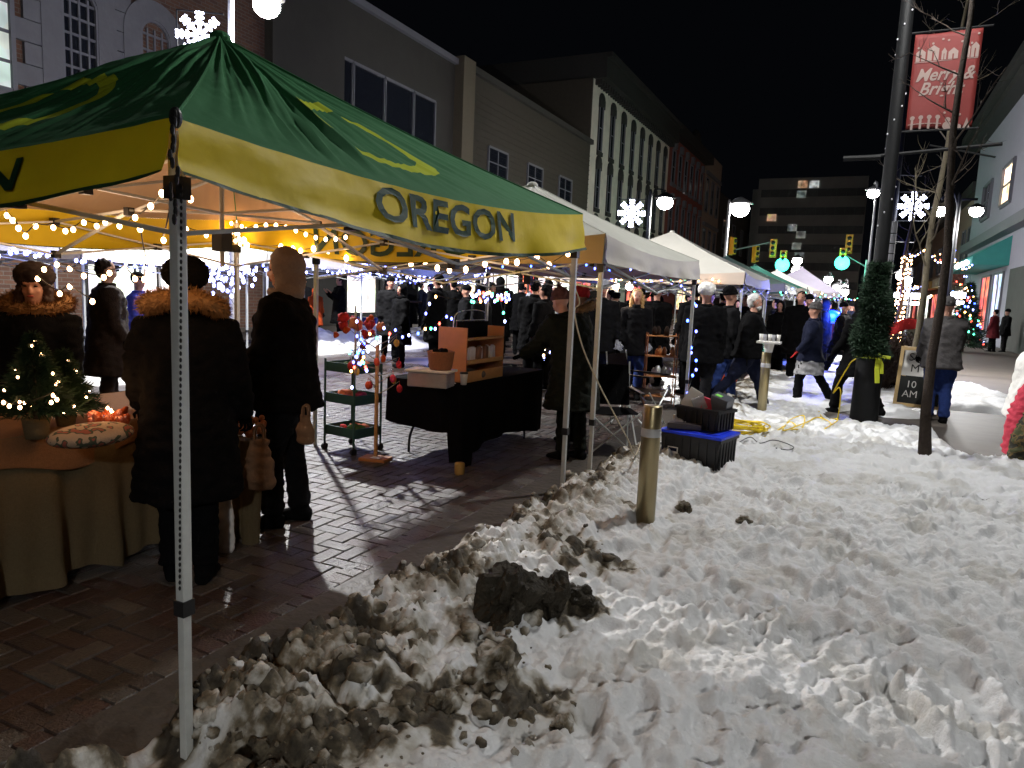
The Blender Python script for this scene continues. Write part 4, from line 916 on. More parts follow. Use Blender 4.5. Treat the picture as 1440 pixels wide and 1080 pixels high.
    # --- head wear
    if hat == 'beanie' or hat == 'pom':
        m = MB(); m.ell(H((-.012,0,.062))*k, (.108*k,.092*k,.095*k), 0, 18, 12, M=HM); me = remesh(m, .012, 2, .006, 30, x)
        bm = bmesh.new(); bm.from_mesh(me)
        cut = H((0,0,.022))*k; n_ = (HM @ Vector((-.15,0,1))).normalized(); bmesh.ops.bisect_plane(bm, geom=bm.verts[:]+bm.edges[:]+bm.faces[:], plane_co=cut, plane_no=n_, clear_inner=True); bm.to_mesh(me); bm.free()
        ho = link('hat', me, hatm, t)
        m = MB(); m.loft([H((.0,0,.018))*k, H((-.004,0,.055))*k], [(.093*k,.112*k),(.092*k,.111*k)], HM @ Vector((0,1,0)), 18); m.build('cuff', hatm, ho, smooth=True)
        if hat == 'pom': m = MB(); pts = [(H((-.01,0,.175))*k, Vector((rng.normal(),rng.normal(),rng.normal())).normalized()) for _ in range(160)]; hair_tufts(m, pts, .06*k, .006, 1, .2); m.build('pompom', hatm, ho)
    if hat == 'hood':
        m = MB(); m.ell(H((-.022,0,.022))*k, (.118*k,.105*k,.125*k), 0, 18, 12, M=HM); m.ell(H((-.03,0,-.07))*k, (.105*k,.10*k,.10*k), 0, 16, 10, M=HM); m.ell((neck+Vector((-.01,0,.02)))*k, (.12*k,.135*k,.075*k), 0, 16, 10)
        me = remesh(m, .014, 2, .005, 9, x); bm = bmesh.new(); bm.from_mesh(me); cutp = H((.062,0,0))*k; n_ = (HM @ Vector((1,0,-.08))).normalized()
        top = H((0,0,-.12))*k
        gg = [f for f in bm.faces if (f.calc_center_median()-cutp).dot(n_) > 0 and f.calc_center_median().z > top.z]; bmesh.ops.delete(bm, geom=gg, context='FACES'); bm.to_mesh(me); bm.free()
        o = link('hood', me, hatm, t); sd = o.modifiers.new('thick', 'SOLIDIFY'); sd.thickness = .012
    if hat == 'cap':
        m = MB(); m.ell(H((-.012,0,.055))*k, (.106*k,.09*k,.085*k), 0, 16, 10, M=HM); m.ell(H((.10,0,.055))*k, (.06*k,.06*k,.008*k), 0, 12, 6, M=HM); link('hat', remesh(m, .011, 2), hatm, t)
    if hat == 'fluffy':
        m = MB(); m.ell(H((-.028,0,.068))*k, (.125*k,.125*k,.10*k), 0, 16, 10, M=HM); link('hat', remesh(m, .012, 2, .007, 26, x), hatm, t)
    if hair:
        m = MB(); m.ell(H((-.022,0,.038))*k, (.095*k,.086*k,.092*k), 0, 18, 12, M=HM)
        if hair == 'long':
            for s in (1,-1): loft(m, [head+HM @ Vector((-.01,.07*s,.02)), head+HM @ Vector((.01,.088*s,-.08)), head+HM @ Vector((.03,.085*s,-.2)), head+HM @ Vector((.04,.075*s,-.28))], [.03,.036,.034,.016], seg=8)
            m.ell(H((-.06,0,-.06))*k, (.05*k,.08*k,.12*k), 0, 12, 10, M=HM)
        else: m.ell(H((-.045,0,-.01))*k, (.06*k,.078*k,.075*k), 0, 12, 10, M=HM)
        link('hair', remesh(m, .012, 2, .012, 22, x), hairm, t)
    if beard: m = MB(); m.ell(H((.05,0,-.075))*k, (.05*k,.056*k,.045*k), 0, 12, 8, M=HM); link('beard', remesh(m, .011, 2, .01, 25, x), beard, t)
    if fur:
        pts = []
        for i in range(1500 if near else 500):
            a = rng.uniform(0, 2*math.pi); q = rng.uniform(0, 2*math.pi); R0, r0 = .155, .045
            if fur == 'open': c = Vector((R0*math.cos(a)*.72-.03, R0*math.sin(a)*1.15, .02+.05*math.cos(a)*-1)); n_ = Vector((math.cos(q)*math.cos(a), math.cos(q)*math.sin(a), math.sin(q))); p = (neck+Vector((-.02,0,.03))+c+n_*r0)
            else: a2 = a; c = Vector((.055, .105*math.sin(a2), .13*math.cos(a2)+.0)); n_ = Vector((math.cos(q), math.sin(q)*math.sin(a2), math.sin(q)*math.cos(a2))); p = H(c+n_*.022); n_ = HM @ n_
            pts.append((p*k, n_))
        m = MB(); hair_tufts(m, pts, .05*k, .0045, 2, .45)
        if fur == 'open':
            lp = [(neck+Vector((-.02,0,.03))+Vector((R0*math.cos(a)*.72-.03, R0*math.sin(a)*1.15, .02-.05*math.cos(a))))*k for a in [2*math.pi*i/20 for i in range(21)]]; m.loft(lp, [.045*k]*21, (0,0,1), 10)
        m.build('fur_trim', FUR, t)
    if skirt:
        m = MB(); loft(m, [Vector((0,0,skirt[1])), Vector((0,0,(skirt[1]+pel.z)/2)), pel], [(.27,.25),(.24,.22),(.20,.17)], wax=(0,1,0), seg=18); link('skirt', remesh(m, .018, 2, .02, 7, x), skirt[0], t)
    return t
def toward(x, y, tx=0, ty=0): return math.atan2(ty-y, tx-x)
GRN = pm('green_parka_cloth', (.006,.008,.005), .9, 0, .4, 16, .4, .2)
# 1 fur hooded shopper, back to camera
person(-3.10, 2.57, 0, R(128), 1.63, 'shopper seen from behind with tan fur lined hood on a long black coat', hem=.50, hat='fluffy', hatm=BLACK, fur='open', near=True, bulk=1.25, legs=((.03,.05),(-.06,.02)), arms=((.15,.28,.5),(.05,.25,.5)), hyaw=.2)
# 2 hooded man in profile facing left
person(-3.32, 3.50, 0, R(210), 1.76, 'man in profile with taupe hood up and black jacket, standing on the lit bricks', hem=.80, hat='hood', hatm=HOODIE, near=True, bulk=1.36, pants=DARKC, legs=((.14,.16),(-.08,.04)), arms=((.25,.10,.55),(.02,.12,.35)), hyaw=.12, boots=BLACK, nod=.12)
# 3 vendor at left
v = P(48, 412, 4.5)
person(v.x, v.y, v.z-1.55, toward(v.x, v.y)-.25, 1.66, 'vendor in a dark round hat and fur lined hood behind the burlap table', hem=.6, hat='fluffy', hatm=pm('dark_brown_knit', (.02,.012,.010), .95), hair='long', hairm=pm('dark_brown_hair', (.03,.012,.008), .6), fur='open', near=True, bulk=1.15, coat=BLACK, arms=((.2,.1,.5),(.2,.1,.5)), nod=.05)
v = P(150, 392, 7.6)
person(v.x, v.y, 0, R(60), 1.72, 'shopper in a brown coat between the vendor and the fur hooded shopper', coat=BROWNC, hem=.55, hair='short', hairm=BROWNC, bulk=1.35, pants=BROWNC)
v = P(195, 410, 10)
person(v.x, v.y, 0, R(30), 1.6, 'small figure in a bright blue jacket behind the warm bulbs', coat=pm('bright_blue_cloth', (.05,.07,.5), .8), hat='beanie', bulk=1.1)
person(-14.2, 16.2, 0, R(-20), 1.45, 'child sized figure in an orange red coat behind the hooded man', coat=ORANGEC, hem=.5, hat='hood', hatm=ORANGEC, bulk=1.2)
person(-13.4, 16.3, 0, R(-120), 1.80, 'tall figure in black raising hands to the face, right of the orange red coat', hem=.5, hair='short', hairm=BROWNC, arms=((.4,.1,1.9),(.4,.1,1.9)), bulk=1.15, glove=None)
person(-15.0, 16.6, 0, R(-60), 1.75, 'bare headed figure facing left of the tall one in black, across the street', coat=DARKC, hair='short', hairm=BROWNC)
person(-14.8, 20.6, 0, R(200), 1.7, 'figure in a pale grey coat and dark scarf by the bright shop window', coat=GREY, hem=.6, hat='beanie', hatm=NAVY)
person(-14.3, 21.2, 0, R(80), 1.82, 'broad figure in a long black coat seen from behind beside the pale grey coat', hem=.35, hat='hood', hatm=BLACK, bulk=1.3)
person(-14.6, 22.4, 0, R(60), 1.78, 'slim figure in navy right of the broad black coat', coat=NAVY, hem=.7, hair='short', hairm=BLACK)
person(-14.2, 23.0, 0, R(150), 1.68, 'slender figure in black walking alone before the white shop door', hem=.75, hair='short', hairm=BLACK, legs=((.25,.1),(-.2,.15)), arms=((-.35,.12,.2),(.3,.12,.3)))
person(-13.6, 23.4, 0, R(-60), 1.80, 'hatted figure in a mid grey parka right of the lone walker', coat=GREY, hem=.5, hat='beanie', hatm=GREY, bulk=1.2)
person(-7.8, 15.4, 0, R(120), 1.9, 'very tall figure with a pointed black hood behind the wooden shelf', hem=.5, hat='hood', hatm=BLACK, bulk=1.15)
person(-8.6, 16.6, 0, R(160), 1.6, 'figure in a black hat with its back turned above the jewellery hanger', hat='beanie', bulk=1.2)
person(-7.3, 16.0, 0, R(-70), 1.55, 'short figure in a pale knit hat and grey scarf wearing a black coat', hat='pom', hatm=LGREY, scarf=GREY, hem=.5, bulk=1.15)
person(-9.6, 22.0, 0, R(100), 1.62, 'figure with a red hat before the red shop window', hat='beanie', hatm=REDC)
person(-8.9, 21.0, 0, R(60), 1.66, 'dark haired figure just left of the pale quilted coat', hair='short', hairm=BLACK)
person(-7.55, 18.2, 0, R(-75), 1.74, 'woman in a long pale grey quilted coat facing us', coat=LGREY, hem=.35, pants=LGREY, hair='long', hairm=BROWNC, arms=((.3,.15,1.2),(.1,.15,.4)), glove=None)
# vendor at the black table
person(-2.42, 6.42, 0, R(160), 1.64, 'vendor in a dark green parka and striped knit hat leaning behind the first tent pole', coat=GRN, hem=.55, pants=GRN, hat='pom', hatm=pm('striped_knit', (.12,.05,.04), .95, 0, .9, 30, .5), bulk=1.35, lean=.22, bend=.2, arms=((.5,.15,.5),(.4,.15,.6)), near=True)
person(-2.75, 7.35, 0, R(200), 1.64, 'figure in a bright red knit hat and olive fur hood behind the green parka', coat=OLIVE, hem=.55, hat='beanie', hatm=REDC, fur='open', bulk=1.25)
person(-3.55, 10.5, 0, R(-62), 1.80, 'man in a charcoal jacket and pale knit hat standing left of the blonde woman', coat=DARKC, hem=.72, hat='beanie', hatm=LGREY, pants=NAVY, bulk=1.1, arms=((.1,.12,.3),(.2,.12,.5)), glove=LGREY)
person(-3.15, 11.0, 0, R(-75), 1.70, 'woman with long blonde hair in a dark jacket and jeans', coat=DARKC, hem=.72, hair='long', hairm=pm('blonde_hair', (.45,.27,.10), .6), pants=DENIM, glove=LGREY, legs=((.1,.05),(-.1,.1)))
person(-3.75, 13.6, 0, R(150), 1.76, 'figure in a mustard olive coat seen from behind right of the blonde woman', coat=pm('mustard_olive', (.10,.075,.025), .9), hem=.6, hair='short', hairm=BROWNC, bulk=1.15)
person(-3.35, 13.0, 0, R(120), 1.78, 'large figure in black from behind, between the mustard coat and the stooping man', hem=.6, hat='beanie', hatm=GREY, bulk=1.3)
person(-3.0, 14.2, 0, R(20), 1.62, 'stooping man in a peach knit hat and brown jacket leaning over the orange stall', coat=BROWNC, hem=.8, hat='beanie', hatm=pm('peach_knit', (.75,.32,.20), .9), lean=.45, bend=.2, arms=((.9,.1,.6),(.9,.1,.6)), pants=BLACK, bulk=1.15)
for i, (xx, yy, hh, mt, lb, hm) in enumerate(((-4.6,12.6,1.75,DARKC,'figure in charcoal under the white tent, farthest left of the background shoppers there',BROWNC),(-2.6,15.6,1.78,BLACK,'black haired shopper behind the stooping man',BLACK),(-4.9,15.0,1.7,NAVY,'navy coated shopper deep under the white tent',BLACK),(-2.3,16.8,1.72,DARKC,'shopper behind the blue lit tent post',BROWNC))):
    person(xx, yy, 0, R(40+70*i), hh, lb, coat=mt, hair='short', hairm=hm, bulk=1.15)
# walkers on the right of the row
person(-1.95, 10.3, 0, R(95), 1.80, 'walker in black with a white fluffy hat beside the blue lit post', hem=.72, hat='fluffy', hatm=WHITEC, bulk=1.35, pants=DARKC, legs=((.35,.3),(-.25,.1)), arms=((.2,.15,.4),(-.2,.15,.4)))
person(-1.72, 10.9, 0, R(30), 1.78, 'walker in black beanie just left of the white haired man', hat='beanie', hem=.75, pants=DENIM, legs=((.3,.2),(-.3,.1)), coat=DARKC, bulk=1.1)
person(-1.38, 10.7, 0, R(8), 1.74, 'white haired bearded man in a black jacket striding right past the second bollard', hem=.82, hair='short', hairm=pm('white_hair', (.6,.6,.58), .7), beard=pm('white_hair', (.6,.6,.58), .7), pants=NAVY, legs=((.42,.12),(-.5,.25)), arms=((.55,.1,.5),(-.3,.15,.4)), bulk=1.3, lean=.06, glove=BLACK)
person(-.62, 12.2, 0, R(185), 1.62, 'woman in grey hat and plaid skirt striding left with red gloves', coat=NAVY, hem=.78, hat='beanie', hatm=GREY, glove=REDC, pants=BLACK, legs=((.35,.35),(-.4,.15)), arms=((.2,.15,.5),(-.1,.2,.5)), bulk=1.15, skirt=(pm('plaid_cloth', (.30,.30,.31), .9, 0, .9, 9, .3), .56))
person(.02, 11.6, 0, R(150), 1.72, 'walker in black hidden behind the garlanded pole with only legs showing', hem=.6, hat='hood', legs=((.4,.3),(-.42,.15)), arms=((.3,.1,.3),(-.3,.1,.3)))
person(1.12, 11.7, 0, R(100), 1.74, 'man in a grey jacket and bright blue jeans standing by the sandwich board', coat=GREY, hem=.80, hat='beanie', hatm=GREY, pants=DENIM, bulk=1.25, legs=((.1,.15),(-.05,.05)), arms=((.15,.12,.5),(.3,.1,.6)))
for i, (xx, yy, hh, mt, lb) in enumerate(((-1.2,17.5,1.72,BLACK,'dark hooded shopper beyond the white haired man'),(-.7,19.5,1.70,MAROON,'shopper in a maroon coat under the distant tents'),(-1.5,22,1.75,DARKC,'charcoal shopper left of the maroon coat'),(-.2,24,1.7,NAVY,'navy shopper near the blue beacon'),(-.9,27,1.75,BLACK,'small distant shopper in black beside the row of tents'),(.5,30,1.7,BROWNC,'small distant shopper in brown near the lit tree'))):
    person(xx, yy, 0, R(50*i), hh, lb, coat=mt, hat='beanie' if i % 2 else None, hair=None if i % 2 else 'short', hairm=BLACK, hem=.6, bulk=1.15)
person(5.05, 35.0, 0, R(150), 1.72, 'figure in a dark red coat by the stone pillar under the teal awning', coat=MAROON, hem=.6, hair='short', hairm=BLACK, bulk=1.2)
person(5.55, 35.6, 0, R(200), 1.74, 'figure in black standing close behind the dark red coat under the awning', hem=.7, hat='beanie', bulk=1.1)
# seated figure at the right edge
pv = gnd(1432, 655, .02)
person(pv.x+.08, pv.y+.35, 0, R(175), 1.42, 'person in a puffy white jacket cut by the right edge, camouflage trousers', coat=WHITEC, hem=.62, pants=pm('camo_cloth', (.07,.05,.02), .9, 0, .95, 12, .2), bulk=1.45, hat='beanie', hatm=BLACK, arms=((.1,.12,.25),(.1,.12,.25)), legs=((.05,.05),(-.1,.1)), boots=BLACK, glove=BLACK)

def copy_person(src, x, y, rz, sc, label, group):
    r = src.copy(); COL.objects.link(r); r.location = (x, y, 0); r.rotation_euler.z = rz; r.scale = (sc, sc, sc); r['label'] = label; r['group'] = group
    for ch in list(src.children):
        c = ch.copy(); COL.objects.link(c); c.parent = r
    return r
protos = [person(-5.4, 12.2, 0, 1.0, 1.76, 'dark coated shopper in the dense crowd around and under the white tents', coat=BLACK, hair='short', hairm=BLACK, bulk=1.2, hem=.6, group='crowd under the white tents'),
 person(-4.3, 16.4, 0, 2.5, 1.72, 'dark coated shopper in the dense crowd around and under the white tents', coat=DARKC, hat='beanie', bulk=1.25, hem=.55, group='crowd under the white tents', legs=((.3,.2),(-.3,.1))),
 person(-6.2, 14.6, 0, 4.0, 1.66, 'dark coated shopper in the dense crowd around and under the white tents', coat=BLACK, hat='hood', bulk=1.15, hem=.5, group='crowd under the white tents')]
for grp, lab, spots in (('crowd under the white tents', 'dark coated shopper in the dense crowd around and under the white tents', [(-5.0,11.2),(-4.2,12.0),(-6.6,12.6),(-5.8,13.6),(-4.6,14.4),(-3.9,15.2),(-5.4,16.2),(-3.2,17.4),(-2.4,18.2),(-4.0,18.8),(-6.4,17.6),(-2.9,19.6),(-7.2,11.6),(-5.6,10.4),(-6.2,11.9),(-4.7,10.9),(-7.6,13.4),(-4.1,11.4),(-2.5,12.2),(-6.9,15.8),(-5.0,17.6),(-3.4,12.1)]),
    ('crowd between the distant tents and the pole', 'dark coated shopper in the distant crowd between the tents and the garlanded pole', [(-1.9,19.2),(-1.3,20.4),(-.9,21.6),(-1.6,23.4),(-.4,22.6),(-.9,25.0),(-.1,26.4),(-1.2,28.4),(.1,29.0),(-.5,31.5),(.6,33.5),(-1.5,16.2),(-1.05,15.3),(-.3,17.8),(-.75,18.6),(.1,20.2),(-1.0,17.2)]),
    ('crowd in the middle of the street', 'dark coated shopper in the crowd in the middle of the street behind the shelf', [(-8.4,14.2),(-9.4,18.2),(-8.2,19.6),(-10.4,21.0),(-9.0,23.5),(-7.0,20.4),(-6.6,22.4),(-11.0,23.6),(-12.2,25.0),(-6.0,19.0),(-10.0,26.0),(-8.9,15.2),(-7.9,16.8),(-9.9,19.4),(-11.4,20.8),(-12.6,22.2),(-9.2,12.9),(-8.3,12.0),(-10.8,17.0)])):
    for k, (xx, yy) in enumerate(spots): copy_person(protos[k % 3], xx, yy, rng.uniform(0, 6.28), rng.uniform(.94, 1.05), lab, grp)
# ------------------------------------------------------------------ street lamps
POLE = pm('lamp_pole_paint', (.004,.0045,.005), .65, .1, .3, 10, .1, .25); POLEL = pm('galvanised_pole', (.35,.35,.36), .4, .6, .15, 12, .05)
LCOL = (1, .99, .97)
def spot(parent, loc, power, col, r):
    l = bpy.data.lights.new('lamp_light', 'SPOT'); l.energy = power; l.color = col; l.shadow_soft_size = r; l.spot_size = R(158); l.spot_blend = .35
    o = bpy.data.objects.new('lamp_light', l); COL.objects.link(o); o.location = loc; o.parent = parent
def street_lamp(label, base, head, power, r=.2, pole=POLE, pr=.06, twin=False, gm=STREET, wf=.18):
    b = Vector(base); h = Vector(head)-b; t = thing('street_lamp', label, 'street lamp', b, 0, 'street lamps along the street')
    m = MB(); m.lathe((0,0,0), [(pr*2.2,0),(pr*2.2,.25),(pr*1.4,.4),(pr,.6),(pr*.75,h.z+.35),(pr*.4,h.z+.45)], 14); m.build('pole', pole, t, smooth=True)
    m = MB(); top = Vector((0,0,h.z+.28)); m.loft(tube_path([top-Vector((0,0,.2)), top+Vector((h.x*.4,h.y*.4,.18)), Vector((h.x,h.y,h.z+r+.14))]), [.03]*13, None, 8)
    if twin: m.loft([top, Vector((-h.x*1.0,-h.y*1.0,h.z+r+.14))], [.03,.03], None, 8)
    m.build('arm', pole, t, smooth=True)
    for s in ((1,-1) if twin else (1,)):
        c = Vector((h.x*s, h.y*s, h.z)); m = MB(); m.lathe(c+Vector((0,0,r*.55)), [(r*1.35,0),(r*1.3,r*.12),(r*.5,r*.55),(r*.2,r*.75)], 18); m.build('lamp_head', pole, t, smooth=True)
        m = MB(); m.ell(c, (r, r, r*.85), 0, 16, 10); m.build('globe', gm, t, smooth=True)
        spot(t, c-Vector((0,0,r*1.0)), power, LCOL, .12); lamp(t, c-Vector((0,0,r*1.15)), power*wf, LCOL, .12)
    return t
street_lamp('tall street lamp glowing at the top of the photo above the green tent', (P(325,30,12.9).x, P(325,30,12.9).y, 0), P(375,8,12.9), 6500, .24, WMETAL, .07, wf=.07)
q = P(911,330,27); street_lamp('street lamp over the white tent, beside the lit snowflake, before the ornate building', (q.x,q.y,0), P(935,285,27), 2600, .30, POLE, .09, wf=.65)
q = P(1022,330,38); street_lamp('brightest distant street lamp on a pale pole left of the traffic lights', (q.x,q.y,0), P(1041,294,38), 3600, .48, POLEL, .10, wf=.5)
q = P(1226,330,30); street_lamp('slim street lamp just left of the garlanded pole', (q.x,q.y,0), P(1228,272,30), 700, .24, POLEL, .05)
q = P(1341,350,17.5); street_lamp('glaring twin street lamp over the right pavement behind the bare tree', (q.x,q.y,0), P(1322,297,17.5), 1300, .15, POLE, .06, True)
street_lamp('street lamp on the near right pavement ahead of the photographer', (2.1, 8.0, 0), (.2, 8.2, 6.9), 1120, .2, POLE, .07)
street_lamp('street lamp on the right pavement behind the photographer', (4.2, -4.6, 0), (2.6, -4.2, 3.9), 880, .2, POLE, .07)
for i, (px, py, d, r) in enumerate(((1121,367,60,.4),(1120,381,60,.4),(1165,393,48,.28),(1178,405,40,.25),(1188,403,44,.2),(1186,411,36,.24),(1268,388,30,.22),(1275,394,26,.18))):
    q = P(px, py, d); street_lamp(('upper globe lamp of the pair under the left green signal','lower globe lamp of the pair under the left green signal','tiny lamp right above the farthest tents','lamp globe left of the blue beacon','small high lamp globe over the blue beacon','low lamp globe over the blue beacon','white lamp by the warm light wrapped tree, upper','white lamp by the warm light wrapped tree, lower')[i], (q.x+.15,q.y,0), q, 60, r, POLEL, .05)
# ------------------------------------------------------------------ lit snowflakes
FLK = em('snowflake_tube', (.72,.76,1), 14, True)
def snowflake(label, c, r, rz, power):
    t = thing('lit_snowflake', label, 'light decoration', c, rz, 'lit snowflakes on the lamp poles'); m = MB()
    for k in range(8):
        a = math.pi*k/4; d = Vector((math.cos(a), 0, math.sin(a))); n_ = Vector((-math.sin(a), 0, math.cos(a))); m.cyl(d*.08*r, d*r, .075*r, None, 6)
        for q in (.45, .68, .88): 
            for s in (1,-1): m.cyl(d*r*q, d*r*(q+.10)+n_*s*r*.17, .06*r, None, 6)
    m.build('light_tube', FLK, t); m = MB(); m.b2((-r*1.0,.03,-r*1.05),(r*1.0,.05,-r*1.0)); m.b2((-r,.03,r*1.0),(r,.05,r*1.05)); m.b2((-r*1.0,.02,-r),(-r*.95,.05,r)); m.build('bracket', POLE, t)
    lamp(t, (0,-.3,0), power, (.6,.66,1), .4); return t
snowflake('blue white lit snowflake above the peak of the green tent', P(281,50,12.6), .40, R(35), 60)
snowflake('blue white lit snowflake on the pole before the ornate white building', P(888,300,26.5), .50, R(15), 90)
snowflake('blue white lit snowflake right of the garlanded pole by the twin lamp', P(1284,290,18), .35, R(5), 60)
# second pole carrying that snowflake
q = P(1257,300,18); m = MB(); m.lathe((0,0,0), [(.14,0),(.14,.4),(.075,.5),(.06,7),(.03,7.1)], 12); o = m.build('pole_shaft', POLE, smooth=True, loc=(q.x,q.y,0)); o.name = 'light_pole'; tag(o, 'dark slim pole behind the garlanded one carrying the right snowflake', 'pole')
m = MB()
for z in (3.3, 4.95): m.cyl(P(1257,300,18)*1+Vector((0,0,z-P(1257,300,18).z)), Vector((P(1290,300,18).x, P(1290,300,18).y, z)), .012, None, 6)
o = m.build('bracket_arm', POLE); o.parent = bpy.data.objects['light_pole']; o.matrix_parent_inverse = Matrix.Translation((-q.x,-q.y,0))
q = P(1246,400,14.5); m = MB(); m.cyl((0,0,1.4),(0,0,3.35),.09,None,12); m.cyl((0,0,0),(0,0,1.4),.07,None,12)
t = thing('wrapped_post', 'pale wrapped post ringed with cord just behind the garlanded pole', 'post', (q.x,q.y,0)); m.build('post', pm('pale_wrap', (.45,.46,.50), .7), t, smooth=True)
m = MB()
for k in range(9): m.lathe((0,0,1.5+k*.2), [(.092,0),(.10,.01),(.092,.02)], 12)
m.build('cord', BLACKP, t)
# ------------------------------------------------------------------ garlanded pole with banner
pb = gnd(1214, 593, .12); PX, PY = pb.x, pb.y
t = thing('banner_pole', 'thick dark pole wrapped in green garland with a yellow tape knot, standing in the snow', 'pole', (PX, PY, 0))
m = MB(); m.lathe((0,0,0), [(.17,0),(.17,.15),(.16,.95),(.165,.98),(.12,1.05),(.085,1.2),(.078,4),(.07,9.2),(.02,9.25)], 20); m.build('shaft', POLE, t, smooth=True)
m = MB()
for i in range(9000):
    z = .98+rng.random()**1.4*1.2; rr = (.17 if z < 1.6 else .17-.07*min(1,(z-1.6)/.4))*rng.uniform(.75,1.1)*(1+.25*mnoise.noise(Vector((z*4, i*.0007, 0)))); a = rng.uniform(0, 2*math.pi)
    rr *= 1+.22*math.sin(z*9+a); p = Vector((rr*math.cos(a), rr*math.sin(a), z)); d = Vector((math.cos(a)+rng.normal(0,.6), math.sin(a)+rng.normal(0,.6), rng.normal(0,.8))).normalized(); s = d.orthogonal().normalized()*.008
    m.add([p-s, p+s, p+d*.075], [(0,1,2)])
m.build('garland', GREENL, t)
cdir = (Vector((0,0,0))-Vector((PX,PY,0))).normalized(); side = Vector((-cdir.y, cdir.x, 0))   # +side = photo left
m = MB(); m.lathe((0,0,.96), [(.175,0),(.182,.02),(.175,.05)], 20); kq = cdir*.2-side*-.10
TP = pm('yellow_tape', (.55,.62,.03), .5, 0, .2, 20, .1)
kn = Vector((0,0,1.0))+cdir*.17-side*(-.09)
m.ell(kn, (.035,.035,.05)); m.loft([kn, kn+Vector((0,0,-.16))+cdir*.04, kn+Vector((0,0,-.34))+cdir*.03+side*.02], [(.028,.004)]*3, side, 6); m.loft([kn, kn+Vector((0,0,-.10))+side*.05, kn+Vector((0,0,-.22))+side*.06], [(.02,.004)]*3, side, 6); m.loft([kn, kn+side*.14+Vector((0,0,-.01))], [(.02,.006)]*2, (0,0,1), 6)
m.build('tape', TP, t)
m = MB(); az = atY(1215,222,PY).z; a0 = Vector((-.42,0,az)); m.cyl(a0, (1.15,0,az+.10), .022, None, 8); m.cyl((-.55,0,az+.0),(-.12,0,az+.0),.035,None,8); m.cyl((.4,0,az+.12),(1.1,0,az-.05),.012,None,6); m.build('cross_arm', POLE, t)
bw = .70; bt = atY(1318,46,PY).z; bb = atY(1310,181,PY).z
m = MB(); m.cyl((.08,0,bt+.02),(.92,0,bt+.02),.013,None,8); m.build('banner_arm', POLE, t); m = MB(); m.cyl((.08,0,bb-.02),(.90,0,bb-.02),.013,None,8); m.build('banner_arm', POLE, t)
bx0 = .12
def bfn(u, v): return Vector((bx0+bw*u, .012*math.sin(u*5+v*3)-.0, bt+(bb-bt)*v+.01*math.sin(u*6)*v))
m = MB(); m.grid(bfn, 14, 20); ban = m.build('banner', pm('banner_red', (.11,.009,.007), .7, 0, .12, 6, .15), t, smooth=True); sd = ban.modifiers.new('thick','SOLIDIFY'); sd.thickness = .004; sd.offset = 1
PRN = pm('banner_print', (.19,.14,.125), .8, 0, .1, 20, 0); BH = bt-bb
def bt_fn(cx, cy): return lambda x, y: bfn((cx+x)/bw, (cy-y*1.0)/BH)+Vector((0,-.008,0))
text_obj('Merry &', .21, bt_fn(bw*.50, BH*.44), PRN, ban, shear=.35, bold=.004, sx=.85); text_obj('Bright', .21, bt_fn(bw*.46, BH*.59), PRN, ban, shear=.35, bold=.004, sx=.9)
m = MB(); fz = lambda x, y: bfn(x/bw, y/BH)+Vector((0,-.008,0))
def q4(x0, y0, x1, y1): m.add([fz(x0,y0), fz(x1,y0), fz(x1,y1), fz(x0,y1)], [(0,1,2,3)])
def disc(cx, cy, r): m.add([fz(cx+r*math.cos(a), cy+r*math.sin(a)) for a in [2*math.pi*i/12 for i in range(12)]], [tuple(range(12))])
q4(.02,.325,.68,.332); q4(.02,1.135,.68,1.142)
for i, (x, w_, h_) in enumerate(((.03,.10,.08),(.15,.12,.11),(.30,.05,.07),(.37,.10,.06),(.52,.07,.09),(.60,.08,.10))):
    q4(x,.32-h_,x+w_*.42,.32); q4(x+w_*.58,.32-h_,x+w_,.32); q4(x,.32-h_-.02,x+w_,.32-h_)
    m.add([fz(x-.005,.30-h_), fz(x+w_+.005,.30-h_), fz(x+w_/2,.25-h_)], [(0,1,2)])
for x, y in ((.05,.16),(.20,.12),(.30,.08),(.36,.10),(.50,.13),(.60,.16),(.66,.06)): disc(x,y,.013)
for x in (.05,.14,.23,.32): q4(x,1.0,x+.025,1.13); disc(x+.012,.99,.026); q4(x-.03,1.06,x+.055,1.07)
disc(.44,1.09,.05); disc(.44,1.02,.03); disc(.56,1.10,.03); m.add([fz(.60,1.13),fz(.68,1.13),fz(.64,1.0)],[(0,1,2)]); disc(.40,.94,.014); disc(.56,.96,.014)
m.build('picture_print', PRN, ban)
CB = pm('clear_bulb', (.6,.6,.65), .1, 0, .1, 8, 0, .8)
for k in range(44):
    z = 2.0+k*.16; a = k*.9; b_ = bpy.data.objects.new('bulb', bulbmesh(CB, .010)); COL.objects.link(b_); b_.parent = t; b_.location = (.082*math.cos(a), .082*math.sin(a), z)
